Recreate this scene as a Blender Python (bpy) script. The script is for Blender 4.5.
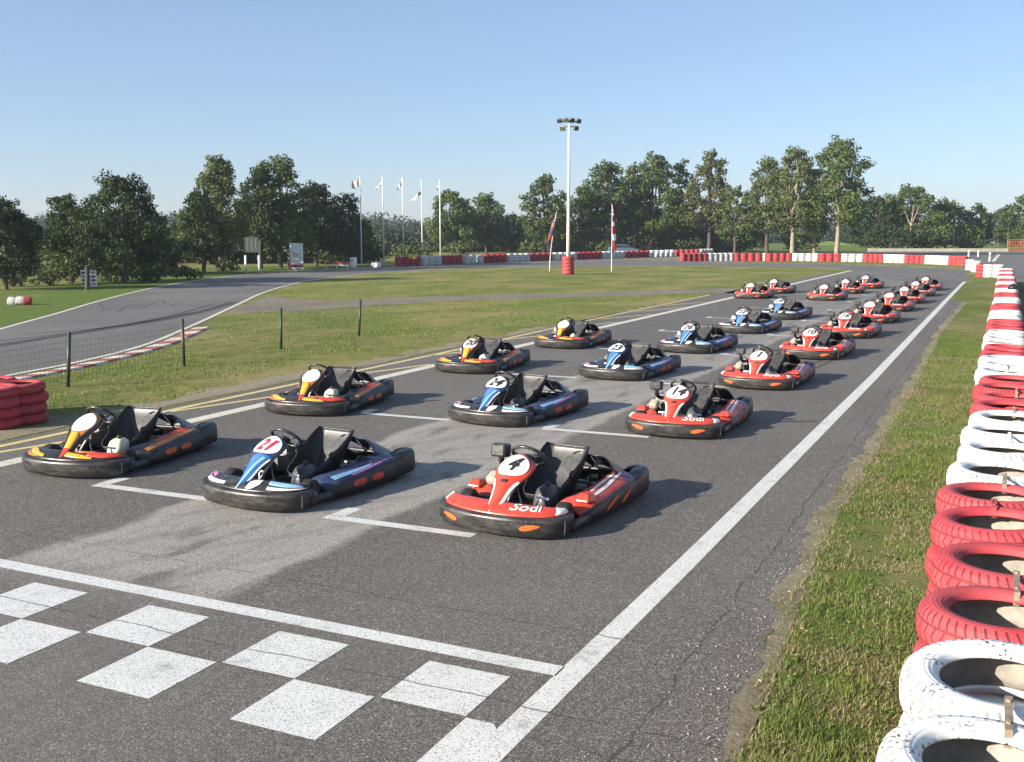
import bpy, bmesh, math, random
import numpy as np
from mathutils import Vector, Matrix
R = math.radians
random.seed(7); rng = np.random.default_rng(7)
for o in list(bpy.data.objects): bpy.data.objects.remove(o)
scene = bpy.context.scene
col = scene.collection

# ------------------------------------------------------------------ camera, sky, sun, exposure
CAM_H = 2.6; YAW = 25.236; PITCH = 7.991; FOC = 1040.0
cd = bpy.data.cameras.new('camera'); cam = bpy.data.objects.new('camera', cd); col.objects.link(cam)
cam.location = (0, 0, CAM_H); cam.rotation_euler = (R(90-PITCH), 0, R(YAW))
cd.sensor_width = 36; cd.lens = FOC/1024*36; cd.clip_start = 0.05; cd.clip_end = 6000
scene.camera = cam
scene.render.resolution_x = 1024; scene.render.resolution_y = 762

SUN_EL = 19.5
SUN_FROM = Vector((-0.60, -0.80, 0)).normalized()      # towards the sun, on the ground plane
w = bpy.data.worlds.new('World'); scene.world = w; w.use_nodes = True
nt = w.node_tree; nt.nodes.clear()
sky = nt.nodes.new('ShaderNodeTexSky'); sky.sky_type = 'NISHITA'; sky.sun_disc = False
sky.sun_elevation = R(SUN_EL); sky.sun_rotation = math.atan2(SUN_FROM.x, SUN_FROM.y)
sky.air_density = 0.85; sky.dust_density = 0.5; sky.ozone_density = 4.0; sky.altitude = 50
bg = nt.nodes.new('ShaderNodeBackground'); bg.inputs[1].default_value = 0.084
wo = nt.nodes.new('ShaderNodeOutputWorld')
wb = nt.nodes.new('ShaderNodeMix'); wb.data_type = 'RGBA'; wb.blend_type = 'MULTIPLY'; wb.inputs[0].default_value = 1; wb.inputs[7].default_value = (1.06, .925, .89, 1)   # white balance of the sky
nt.links.new(sky.outputs[0], wb.inputs[6]); hz_ = nt.nodes.new('ShaderNodeMix'); hz_.data_type = 'RGBA'; hz_.inputs[0].default_value = .33; hz_.inputs[7].default_value = (2.35, 3.2, 4.15, 1)   # even high summer haze
nt.links.new(wb.outputs[2], hz_.inputs[6]); nt.links.new(hz_.outputs[2], bg.inputs[0]); nt.links.new(bg.outputs[0], wo.inputs[0])
sl = bpy.data.lights.new('sun', 'SUN'); sl.energy = 5.0; sl.angle = R(0.5); sl.color = (1, .91, .77)
so = bpy.data.objects.new('sun', sl); col.objects.link(so); so.location = (-40, -40, 40)
sd = Vector((SUN_FROM.x*math.cos(R(SUN_EL)), SUN_FROM.y*math.cos(R(SUN_EL)), math.sin(R(SUN_EL))))
so.rotation_euler = sd.to_track_quat('Z', 'Y').to_euler()
vs = scene.view_settings; vs.view_transform = 'Standard'; vs.look = 'None'; vs.exposure = 1.25; vs.gamma = 1
vs.use_curve_mapping = False

# ------------------------------------------------------------------ site survey helpers
_rm = np.array(Matrix.Rotation(R(YAW), 3, 'Z') @ Matrix.Rotation(R(90-PITCH), 3, 'X'))
def G(u, v, z=0.0):                   # survey point: bearing u, dip v, at height z
    d = _rm @ np.array([u-512, 381-v, -FOC]); t = (z-CAM_H)/d[2]
    return (float(d[0]*t), float(d[1]*t))
def AT(u, D):                         # point at bearing u, D metres out
    a = R(YAW); xc = (u-512)/1040*D
    return (xc*math.cos(a)-D*math.sin(a), xc*math.sin(a)+D*math.cos(a))
def ZT(v, D): return CAM_H+(235-v)/1035*D

# ------------------------------------------------------------------ object helpers
def tag(o, label=None, cat=None, group=None, kind=None):
    if label: o['label'] = label
    if cat: o['category'] = cat
    if group: o['group'] = group
    if kind: o['kind'] = kind
    return o
def empty(name, loc, rz=0):
    o = bpy.data.objects.new(name, None); col.objects.link(o); o.location = loc; o.rotation_euler = (0, 0, rz)
    o.empty_display_size = .2
    return o
def kids(o): return [c for c in bpy.data.objects if c.parent == o]
_kc = {}
def copy_tree(o, parent=None):
    c = o.copy(); col.objects.link(c); c.parent = parent
    if o.name not in _kc: _kc[o.name] = kids(o)
    for ch in _kc[o.name]: copy_tree(ch, c)
    return c
def V(a): return np.array(a, float)
class MB:
    def __init__(s): s.v = []; s.f = []; s.m = []; s.mi = 0; s.sm = []; s.smooth = True
    def add(s, vs_, fs):
        b = len(s.v); s.v.extend([tuple(map(float, p)) for p in vs_])
        for f in fs: s.f.append(tuple(i+b for i in f)); s.m.append(s.mi); s.sm.append(s.smooth)
    def box(s, c, size, rot=None, taper=1.0):
        x, y, z = [k/2 for k in size]
        p = [(-x,-y,-z),(x,-y,-z),(x,y,-z),(-x,y,-z),(-x*taper,-y*taper,z),(x*taper,-y*taper,z),(x*taper,y*taper,z),(-x*taper,y*taper,z)]
        M = rot.to_matrix() if rot is not None and not isinstance(rot, Matrix) else (rot or Matrix.Identity(3))
        sm = s.smooth; s.smooth = False
        s.add([Vector(c)+M@Vector(q) for q in p], [(0,3,2,1),(4,5,6,7),(0,1,5,4),(1,2,6,5),(2,3,7,6),(3,0,4,7)]); s.smooth = sm
        return s
    def tube(s, path, r, n=8, closed=False, caps=True):
        P = [Vector(p) for p in path]; N = len(P); rr = r if hasattr(r, '__len__') else [r]*N
        vs_ = []; up = None
        for i, p in enumerate(P):
            a = P[(i-1) % N] if (closed or i > 0) else P[i]; b = P[(i+1) % N] if (closed or i < N-1) else P[i]
            t = (b-a).normalized()
            if up is None: up = Vector((0,0,1)) if abs(t.z) < .9 else Vector((1,0,0))
            e1 = t.cross(up).normalized(); e2 = e1.cross(t).normalized(); up = e2
            for k in range(n):
                an = 2*math.pi*k/n; vs_.append(p+(e1*math.cos(an)+e2*math.sin(an))*rr[i])
        fs = []
        for i in range(N if closed else N-1):
            j = (i+1) % N
            for k in range(n): fs.append((i*n+k, i*n+(k+1) % n, j*n+(k+1) % n, j*n+k))
        if caps and not closed: fs.append(tuple(range(n))[::-1]); fs.append(tuple((N-1)*n+k for k in range(n)))
        s.add(vs_, fs); return s
    def lathe(s, prof, n=32, M=None, closed=False):
        M = M or Matrix.Identity(4); vs_ = []; K = len(prof)
        for i in range(n):
            a = 2*math.pi*i/n
            for r, z in prof: vs_.append(M@Vector((r*math.cos(a), r*math.sin(a), z)))
        fs = []
        for i in range(n):
            j = (i+1) % n
            for k in range(K if closed else K-1): l = (k+1) % K; fs.append((i*K+k, j*K+k, j*K+l, i*K+l))
        s.add(vs_, fs); return s
    def grid(s, F, nu, nv, cu=False, flip=False):
        vs_ = [F(i/(nu if cu else nu-1), j/(nv-1)) for i in range(nu) for j in range(nv)]
        fs = []
        for i in range(nu if cu else nu-1):
            a = (i+1) % nu
            for j in range(nv-1):
                q = (i*nv+j, a*nv+j, a*nv+j+1, i*nv+j+1); fs.append(q[::-1] if flip else q)
        s.add(vs_, fs); return s
    def loft(s, secs, caps=True):
        n = len(secs[0]); vs_ = [p for sc in secs for p in sc]; fs = []
        for i in range(len(secs)-1):
            for k in range(n): fs.append((i*n+k, i*n+(k+1) % n, (i+1)*n+(k+1) % n, (i+1)*n+k))
        if caps: fs.append(tuple(range(n))[::-1]); fs.append(tuple((len(secs)-1)*n+k for k in range(n)))
        s.add(vs_, fs); return s
    def poly(s, pts, z=0, h=0):
        n = len(pts); sm = s.smooth; s.smooth = False
        if h: s.add([(x, y, z) for x, y in pts]+[(x, y, z+h) for x, y in pts], [tuple(range(n, 2*n))]+[(i, (i+1) % n, n+(i+1) % n, n+i) for i in range(n)]+[tuple(range(n))[::-1]])
        else: s.add([(x, y, z) for x, y in pts], [tuple(range(n))])
        s.smooth = sm; return s
    def build(s, name, mats, parent=None, bevel=0, solid=0, sub=0, loc=None, fix=False, weld=False):
        me = bpy.data.meshes.new(name); me.from_pydata(s.v, [], s.f)
        if not isinstance(mats, (list, tuple)): mats = [mats]
        for m in mats: me.materials.append(m)
        me.polygons.foreach_set('material_index', s.m); me.polygons.foreach_set('use_smooth', s.sm)
        if fix:
            bm = bmesh.new(); bm.from_mesh(me)
            if weld: bmesh.ops.remove_doubles(bm, verts=bm.verts, dist=1e-5)
            bmesh.ops.recalc_face_normals(bm, faces=bm.faces); bm.to_mesh(me); bm.free()
        me.update()
        o = bpy.data.objects.new(name, me); col.objects.link(o)
        if parent: o.parent = parent
        if loc: o.location = loc
        if solid: md = o.modifiers.new('t', 'SOLIDIFY'); md.thickness = solid; md.offset = -1
        if bevel: md = o.modifiers.new('b', 'BEVEL'); md.width = bevel; md.segments = 2; md.limit_method = 'ANGLE'; md.angle_limit = R(35)
        if sub: md = o.modifiers.new('s', 'SUBSURF'); md.levels = sub; md.render_levels = sub
        return o
def cr(P, n, closed=False):           # Catmull-Rom samples
    P = [V(p) for p in P]; N = len(P); out = []
    segs = N if closed else N-1
    for k in range(n):
        t = k/(n if closed else n-1)*segs; i = min(int(t), segs-1); f = t-i
        g = (lambda q: P[q % N]) if closed else (lambda q: P[max(0, min(N-1, q))])
        a, b, c, d = g(i-1), g(i), g(i+1), g(i+2)
        out.append(.5*((2*b)+(-a+c)*f+(2*a-5*b+4*c-d)*f*f+(-a+3*b-3*c+d)*f**3))
    return out
def lerp_table(T):                    # smooth table lookup
    T = np.array(cr(T, 80)); 
    return lambda t: [float(np.interp(t, T[:, 0], T[:, k])) for k in range(1, T.shape[1])]
def text2d(txt, size=1.0, shear=0.0, bold=0.0):
    c = bpy.data.curves.new('txt', 'FONT'); c.body = txt; c.size = size; c.shear = shear; c.offset = bold
    c.align_x = 'CENTER'; c.align_y = 'CENTER'; c.resolution_u = 3
    o = bpy.data.objects.new('txt', c); col.objects.link(o)
    dg = bpy.context.evaluated_depsgraph_get(); me = o.evaluated_get(dg).to_mesh()
    bm = bmesh.new(); bm.from_mesh(me); bmesh.ops.triangulate(bm, faces=bm.faces)
    st_ = size*.09
    for ax_ in (0, 1):
        lo = min(v.co[ax_] for v in bm.verts); hi = max(v.co[ax_] for v in bm.verts); k = lo+st_
        while k < hi:
            co = Vector((0, 0, 0)); no = Vector((0, 0, 0)); co[ax_] = k; no[ax_] = 1
            bmesh.ops.bisect_plane(bm, geom=bm.verts[:]+bm.edges[:]+bm.faces[:], plane_co=co, plane_no=no); k += st_
    bm.verts.index_update()
    vs_ = [tuple(v.co) for v in bm.verts]; fs = [tuple(v.index for v in p.verts) for p in bm.faces]; bm.free()
    o.evaluated_get(dg).to_mesh_clear(); bpy.data.objects.remove(o); bpy.data.curves.remove(c)
    return vs_, fs

# ------------------------------------------------------------------ materials
M = {}
def new_mat(name):
    m = bpy.data.materials.new(name); m.use_nodes = True; M[name] = m
    return m, m.node_tree, m.node_tree.nodes['Principled BSDF']
def c4(c): return (c[0], c[1], c[2], 1)
def nz(t, scale, detail=4, rough=.55, vec=None, dist=0):
    n = t.nodes.new('ShaderNodeTexNoise'); n.inputs['Scale'].default_value = scale; n.inputs['Detail'].default_value = detail
    n.inputs['Roughness'].default_value = rough; n.inputs['Distortion'].default_value = dist
    if vec is not None: t.links.new(vec, n.inputs['Vector'])
    return n.outputs['Fac']
def vor(t, scale, vec=None, feat='F1', out='Distance'):
    n = t.nodes.new('ShaderNodeTexVoronoi'); n.feature = feat; n.inputs['Scale'].default_value = scale
    if vec is not None: t.links.new(vec, n.inputs['Vector'])
    return n.outputs[out]
def ramp(t, src, stops, interp='LINEAR'):
    n = t.nodes.new('ShaderNodeValToRGB'); e = n.color_ramp.elements; n.color_ramp.interpolation = interp
    while len(e) < len(stops): e.new(.5)
    for i, (p, c) in enumerate(stops): e[i].position = p; e[i].color = c4(c) if hasattr(c, '__len__') else (c, c, c, 1)
    t.links.new(src, n.inputs[0]); return n.outputs[0]
def mix(t, f, a, b, mode='MIX'):
    n = t.nodes.new('ShaderNodeMix'); n.data_type = 'RGBA'; n.blend_type = mode
    for s, val in ((n.inputs[0], f), (n.inputs[6], a), (n.inputs[7], b)):
        if isinstance(val, (int, float)): s.default_value = val if s == n.inputs[0] else (val, val, val, 1)
        elif isinstance(val, tuple): s.default_value = c4(val)
        else: t.links.new(val, s)
    return n.outputs[2]
def mth(t, op, a, b=0.0, c=None):
    n = t.nodes.new('ShaderNodeMath'); n.operation = op
    for s, val in zip(n.inputs, (a, b) if c is None else (a, b, c)):
        if isinstance(val, (int, float)): s.default_value = val
        else: t.links.new(val, s)
    return n.outputs[0]
def bump(t, bs, h, strength=.3, dist=.01):
    n = t.nodes.new('ShaderNodeBump'); n.inputs['Strength'].default_value = strength; n.inputs['Distance'].default_value = dist
    t.links.new(h, n.inputs['Height']); t.links.new(n.outputs[0], bs.inputs['Normal'])
def pos(t): return t.nodes.new('ShaderNodeNewGeometry').outputs['Position']
def obc(t): return t.nodes.new('ShaderNodeTexCoord').outputs['Object']
def sep(t, v):
    n = t.nodes.new('ShaderNodeSeparateXYZ'); t.links.new(v, n.inputs[0]); return n.outputs
def vscale(t, v, s):
    n = t.nodes.new('ShaderNodeVectorMath'); n.operation = 'MULTIPLY'; t.links.new(v, n.inputs[0]); n.inputs[1].default_value = s
    return n.outputs[0]
def plastic(name, colr, rough=.35, var=.25, spec=.5, scale=6, metallic=0):
    m, t, b = new_mat(name); p = obc(t)
    n = nz(t, scale, 5, .65, p)
    dk = tuple(k*(1-var) for k in colr); lt = tuple(min(1, k*(1+var)+.012*var) for k in colr)
    oi = t.nodes.new('ShaderNodeObjectInfo').outputs['Random']; dust = mth(t, 'MULTIPLY', ramp(t, nz(t, scale*1.7, 5, .7, p), [(.45, 0.0), (.8, .5)]), oi)
    t.links.new(mix(t, dust, ramp(t, n, [(.3, dk), (.7, lt)]), (.20, .18, .15)), b.inputs['Base Color'])
    r = nz(t, scale*4, 4, .7, p)
    t.links.new(ramp(t, r, [(.3, max(rough-.1, .05)), (.75, rough+.14)]), b.inputs['Roughness'])
    b.inputs['Metallic'].default_value = metallic; b.inputs['Specular IOR Level'].default_value = spec
    return m
def scuffed(name, base, scuff, rough=.45):
    m, t, b = new_mat(name); p = obc(t)
    n1 = nz(t, 5, 6, .7, vscale(t, p, (1, 1, 3))); n2 = nz(t, 60, 3, .6, vscale(t, p, (1, 1, .25)))
    c = mix(t, ramp(t, n1, [(.42, 0.0), (.7, 1.0)]), base, scuff)
    c = mix(t, ramp(t, n2, [(.6, 0.0), (.72, .6)]), c, tuple(min(1, k*1.7) for k in scuff))
    t.links.new(c, b.inputs['Base Color']); t.links.new(ramp(t, n1, [(.35, rough-.12), (.7, rough+.15)]), b.inputs['Roughness'])
    bump(t, b, n2, .15, .003)
    return m

def asphalt(name, base, light, wear=True, cracks=True):
    m, t, b = new_mat(name); p = pos(t); x, y, z = sep(t, p)
    ag = vor(t, 170, p, 'F1', 'Color'); agv = sep(t, ag)[0]
    ag2 = sep(t, vor(t, 45, p, 'F1', 'Color'))[1]
    fine = nz(t, 160, 2, .6, p)
    mott = nz(t, 1.1, 5, .6, p); big = nz(t, .18, 3, .5, p)
    c = mix(t, ramp(t, agv, [(0.0, .35), (.35, .8), (.8, 1.15), (.93, 1.6), (1.0, 2.6)]), (0, 0, 0), base)
    n = t.nodes.new('ShaderNodeMix'); n.data_type = 'RGBA'; n.blend_type = 'MULTIPLY'; n.inputs[0].default_value = 1
    n.inputs[6].default_value = c4(base); t.links.new(ramp(t, agv, [(0.0, .22), (.3, .62), (.8, 1.1), (.94, 1.2)]), n.inputs[7]); c = n.outputs[2]
    c = mix(t, ramp(t, agv, [(.84, 0.0), (.96, .85)]), c, light)
    c = mix(t, ramp(t, ag2, [(.93, 0.0), (.99, .22)]), c, light)
    c = mix(t, ramp(t, mott, [(.35, .22), (.6, 0.0)]), c, tuple(k*.6 for k in base))
    c = mix(t, ramp(t, big, [(.45, 0.0), (.65, .3)]), c, tuple(k*1.35 for k in base))
    sp = nz(t, 2.3, 3, .55, p); c = mix(t, ramp(t, sp, [(.66, 0.0), (.74, .35)]), c, tuple(k_*.45 for k_ in base))
    if wear:
        # pale scrubbed lane down the middle of the grid
        wob = mth(t, 'MULTIPLY', mth(t, 'SUBTRACT', nz(t, .8, 4, .6, p), .5), .5)
        xx = mth(t, 'ADD', x, wob)
        band = mth(t, 'SUBTRACT', 1.0, mth(t, 'ABSOLUTE', mth(t, 'DIVIDE', mth(t, 'ADD', xx, 6.05), 1.15)))
        band = ramp(t, band, [(.02, 0.0), (.12, 1.0), (.5, .85)])
        far = ramp(t, mth(t, 'DIVIDE', y, 60.0), [(.088, 0.0), (.096, 1.0), (.33, .9), (.9, .3)])
        smx = nz(t, 1.0, 3, .5, vscale(t, p, (1.6, 1.6, 1)), .3)
        wv = t.nodes.new('ShaderNodeTexWave'); wv.wave_type = 'BANDS'; wv.bands_direction = 'DIAGONAL'; wv.inputs['Scale'].default_value = .55
        wv.inputs['Distortion'].default_value = 3; wv.inputs['Detail'].default_value = 2; wv.inputs['Detail Scale'].default_value = 1.2
        t.links.new(vscale(t, p, (1.6, -1, 0)), wv.inputs['Vector'])
        smb = nz(t, 1.0, 3, .55, vscale(t, p, (2.6, 1.0, 1)), .4)
        sm = mth(t, 'MULTIPLY', ramp(t, smb, [(.33, .15), (.45, 1.0)]), ramp(t, mth(t, 'MULTIPLY', wv.outputs['Fac'], smx), [(.02, .75), (.1, 1.0)]))
        grain = ramp(t, fine, [(.4, .25), (.6, 1.0)])
        k = mth(t, 'MULTIPLY', mth(t, 'MULTIPLY', band, far), mth(t, 'MULTIPLY', sm, grain))
        edge = ramp(t, mth(t, 'ABSOLUTE', mth(t, 'SUBTRACT', mth(t, 'ABSOLUTE', mth(t, 'ADD', xx, 6.05)), .93)), [(.04, 1.0), (.16, 0.0)])
        k = mth(t, 'MULTIPLY', mth(t, 'MAXIMUM', k, mth(t, 'MULTIPLY', mth(t, 'MULTIPLY', edge, far), grain)), ramp(t, agv, [(.1, .25), (.4, 1.0)]))
        c = mix(t, mth(t, 'MULTIPLY', k, .95), c, tuple(min(1, q*1.15) for q in light))
        # rubbered wheel tracks near the right-hand line
        st = nz(t, 1.0, 4, .6, vscale(t, p, (7, .12, 1)))
        c = mix(t, mth(t, 'MULTIPLY', ramp(t, st, [(.54, 0.0), (.68, .22)]), 1.0), c, tuple(k*.5 for k in base))
    if cracks:
        wob = nz(t, 1.5, 5, .6, p); w2 = nz(t, 1.1, 5, .6, vscale(t, p, (1, 2, 1)))
        tot = None
        for (y0, sl_, wd) in ((4.98, .0, .0035), (6.12, .01, .0035), (4.60, .035, .0025)):
            d = mth(t, 'ABSOLUTE', mth(t, 'ADD', mth(t, 'SUBTRACT', y, y0), mth(t, 'ADD', mth(t, 'MULTIPLY', x, sl_), mth(t, 'MULTIPLY', mth(t, 'SUBTRACT', wob, .5), .16))))
            q = ramp(t, mth(t, 'DIVIDE', d, wd*2.2), [(.3, 1.0), (1.0, 0.0)])
            tot = q if tot is None else mth(t, 'MAXIMUM', tot, q)
        for (x0, wd) in ((-1.62, .005),):
            d = mth(t, 'ABSOLUTE', mth(t, 'ADD', mth(t, 'SUBTRACT', x, x0), mth(t, 'MULTIPLY', mth(t, 'SUBTRACT', wob, .5), .22)))
            tot = mth(t, 'MAXIMUM', tot, ramp(t, mth(t, 'DIVIDE', d, wd*3), [(.3, .8), (1.0, 0.0)]))
        br = ramp(t, nz(t, 2.6, 2, .5, p), [(.36, .1), (.5, 1.0)])
        c = mix(t, mth(t, 'MULTIPLY', mth(t, 'MULTIPLY', tot, br), .7), c, (.02, .018, .016))
    t.links.new(c, b.inputs['Base Color']); b.inputs['Roughness'].default_value = .82; b.inputs['Specular IOR Level'].default_value = .3
    hh = mth(t, 'ADD', mth(t, 'MULTIPLY', agv, .6), mth(t, 'MULTIPLY', fine, .8))
    bump(t, b, hh, .55, .006)
    return m
asphalt('asphalt_grid', (.140, .130, .119), (.45, .42, .385))
asphalt('asphalt_circuit', (.165, .156, .147), (.26, .255, .25), wear=False, cracks=False)

def paint(name, colr, hold=.5):
    m, t, b = new_mat(name); p = pos(t)
    ag = sep(t, vor(t, 170, p, 'F1', 'Color'))[0]; n = nz(t, 3.0, 6, .7, p); f = nz(t, 140, 2, .5, p)
    k = ramp(t, ag, [(.09, 1.0), (.16, 0.0)])
    k2 = ramp(t, mth(t, 'MULTIPLY', n, mth(t, 'ADD', .6, mth(t, 'MULTIPLY', f, .8))), [(hold, 0.0), (hold+.06, 1.0)])
    c = mix(t, ramp(t, n, [(.3, .0), (.7, .4)]), colr, tuple(k*.72 for k in colr))
    c = mix(t, mth(t, 'MAXIMUM', mth(t, 'MULTIPLY', k, .85), mth(t, 'MULTIPLY', k2, .5)), c, (.09, .085, .08))
    yy = sep(t, p)[1]
    wob = mth(t, 'MULTIPLY', mth(t, 'SUBTRACT', nz(t, 1.5, 5, .6, p), .5), .16)
    for y0 in (4.98, 6.12):
        d = mth(t, 'ABSOLUTE', mth(t, 'ADD', mth(t, 'SUBTRACT', yy, y0), wob))
        c = mix(t, ramp(t, d, [(.004, .8), (.009, 0.0)]), c, (.05, .046, .04))
    t.links.new(c, b.inputs['Base Color']); b.inputs['Roughness'].default_value = .6
    bump(t, b, mth(t, 'ADD', ag, f), .4, .004)
paint('white_road_paint', (.66, .66, .64), .62)
paint('cream_road_paint', (.68, .64, .54), .60)
paint('yellow_road_paint', (.72, .58, .24), .6)
paint('red_kerb_paint', (.45, .10, .06), .50)

def grass_mat(name, g1, g2, dry, dryness=.5, s=1.0, near=False):
    m, t, b = new_mat(name); p = pos(t)
    n1 = nz(t, .35*s, 6, .65, vscale(t, p, (1, .6, 1))); n2 = nz(t, 2.2*s, 6, .7, p); n3 = nz(t, 42, 6, .8, p); n4 = nz(t, 9, 5, .7, p)
    g = mix(t, ramp(t, n2, [(.35, 0.0), (.65, 1.0)]), g1, g2)
    k = mth(t, 'ADD', mth(t, 'MULTIPLY', n1, .55), mth(t, 'ADD', mth(t, 'MULTIPLY', n2, .25), mth(t, 'MULTIPLY', n4, .2)))
    c = mix(t, ramp(t, k, [(dryness-.07, 0.0), (dryness+.08, 1.0)]), g, dry)
    c = mix(t, ramp(t, n3, [(.3, .6), (.55, 0.0)]), c, tuple(q*.35 for q in g1))
    c = mix(t, ramp(t, n3, [(.62, 0.0), (.8, .5)]), c, tuple(min(1, q*1.7) for q in dry))
    t.links.new(c, b.inputs['Base Color']); b.inputs['Roughness'].default_value = .95; b.inputs['Specular IOR Level'].default_value = .1
    bump(t, b, mth(t, 'ADD', n3, mth(t, 'MULTIPLY', n4, 1.5)), .9, .04)
    return m
grass_mat('grass_field_ground', (.13, .170, .036), (.18, .20, .052), (.34, .285, .13), .525)
grass_mat('grass_lush_ground', (.10, .165, .032), (.14, .19, .045), (.24, .215, .09), .57)
grass_mat('verge_soil', (.10, .15, .032), (.15, .185, .05), (.28, .235, .12), .53)
grass_mat('gravel_margin', (.16, .16, .08), (.22, .2, .13), (.34, .30, .22), .47, 2)
grass_mat('dirt_path', (.19, .17, .13), (.22, .2, .16), (.27, .245, .20), .5, 1.5)

def leaf(name, a, b_, trans=.25):
    m, t, b = new_mat(name)
    oi = t.nodes.new('ShaderNodeObjectInfo').outputs['Random']
    at = t.nodes.new('ShaderNodeAttribute'); at.attribute_name = 'tint'
    c = mix(t, at.outputs['Fac'], a, b_)
    c = mix(t, mth(t, 'MULTIPLY', oi, .35), c, tuple(k*.7 for k in a))
    t.links.new(c, b.inputs['Base Color']); b.inputs['Roughness'].default_value = .65; b.inputs['Specular IOR Level'].default_value = .25
    tr = t.nodes.new('ShaderNodeBsdfTranslucent'); t.links.new(c, tr.inputs['Color'])
    mx = t.nodes.new('ShaderNodeMixShader'); mx.inputs[0].default_value = trans
    out = t.nodes['Material Output']; t.links.new(b.outputs[0], mx.inputs[1]); t.links.new(tr.outputs[0], mx.inputs[2]); t.links.new(mx.outputs[0], out.inputs[0])
leaf('oak_leaves', (.048, .085, .019), (.12, .16, .040))
leaf('dark_oak_leaves', (.018, .036, .009), (.052, .080, .020))
leaf('golden_leaves', (.055, .075, .018), (.15, .14, .04))
leaf('olive_leaves', (.065, .092, .026), (.15, .17, .060))
leaf('shrub_leaves', (.045, .075, .018), (.11, .135, .04))
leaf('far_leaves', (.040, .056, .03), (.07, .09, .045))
leaf('grass_blades', (.10, .195, .028), (.28, .295, .10), .3)
leaf('dry_blades', (.24, .2, .10), (.42, .36, .2), .3)
def bark(name, a, b_):
    m, t, b = new_mat(name); p = obc(t); n = nz(t, 4, 6, .7, vscale(t, p, (2, 2, .4)))
    t.links.new(ramp(t, n, [(.3, a), (.7, b_)]), b.inputs['Base Color']); b.inputs['Roughness'].default_value = .9
    bump(t, b, n, .6, .05)
bark('bark_dark', (.035, .028, .02), (.10, .085, .065)); bark('bark_pale', (.16, .13, .09), (.34, .29, .22))

plastic('white_plastic', (.78, .78, .75), .32, .08); plastic('red_fairing', (.52, .050, .030), .32, .2)
plastic('orange_insert', (.75, .12, .03), .4, .12); plastic('red_insert', (.6, .06, .03), .4, .15)
plastic('blue_fairing', (.035, .15, .40), .25, .2); plastic('navy_fairing', (.018, .030, .075), .3, .3)
plastic('light_blue_fairing', (.22, .42, .65), .28, .15); plastic('purple_fairing', (.09, .025, .10), .3, .25)
plastic('pink_print', (.45, .16, .38), .4, .3, scale=40)
plastic('yellow_fairing', (.62, .32, .04), .3, .15); plastic('amber_fairing', (.55, .17, .03), .3, .15)
plastic('seat_plastic', (.034, .034, .036), .34, .3, .32); plastic('cover_plastic', (.018, .018, .02), .3, .35)
plastic('dark_rubber', (.022, .021, .02), .7, .3, .3); plastic('chrome', (.65, .65, .65), .22, .1, metallic=1)
plastic('steel_grey', (.35, .35, .36), .38, .2, metallic=.9); plastic('engine_metal', (.16, .155, .15), .5, .4, metallic=.5)
plastic('cream_tank', (.68, .62, .46), .35, .12); plastic('grey_tank', (.06, .06, .062), .35, .3)
plastic('number_black', (.015, .015, .018), .4, .1); plastic('number_red', (.5, .02, .05), .4, .1)
plastic('frame_paint', (.05, .05, .055), .35, .2); plastic('pole_white', (.72, .72, .70), .4, .1); plastic('floodlight_grey', (.10, .11, .12), .4, .3)
plastic('post_green', (.022, .035, .028), .5, .3); plastic('sign_board_dark', (.04, .045, .05), .5, .3)
plastic('banner_red', (.34, .035, .04), .6, .2); plastic('banner_white', (.78, .78, .78), .6, .06); plastic('banner_navy', (.05, .03, .07), .6, .2)
plastic('yellow_box_plastic', (.70, .36, .03), .5, .15); plastic('orange_mesh', (.62, .16, .10), .7, .2)
plastic('concrete_cream', (.36, .34, .27), .85, .18, scale=.8); plastic('glass_dark', (.02, .025, .03), .1, .1, .7)
plastic('car_blue', (.06, .11, .18), .25, .1); plastic('strap_metal', (.30, .24, .17), .55, .35, metallic=.3, scale=20)
plastic('sand_heap', (.30, .26, .18), .95, .2, scale=.6); plastic('brick_wall', (.32, .27, .2), .9, .2)
scuffed('bumper_plastic', (.016, .015, .015), (.065, .062, .058), .42)
scuffed('pod_plastic', (.012, .012, .012), (.038, .036, .034), .42)

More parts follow.
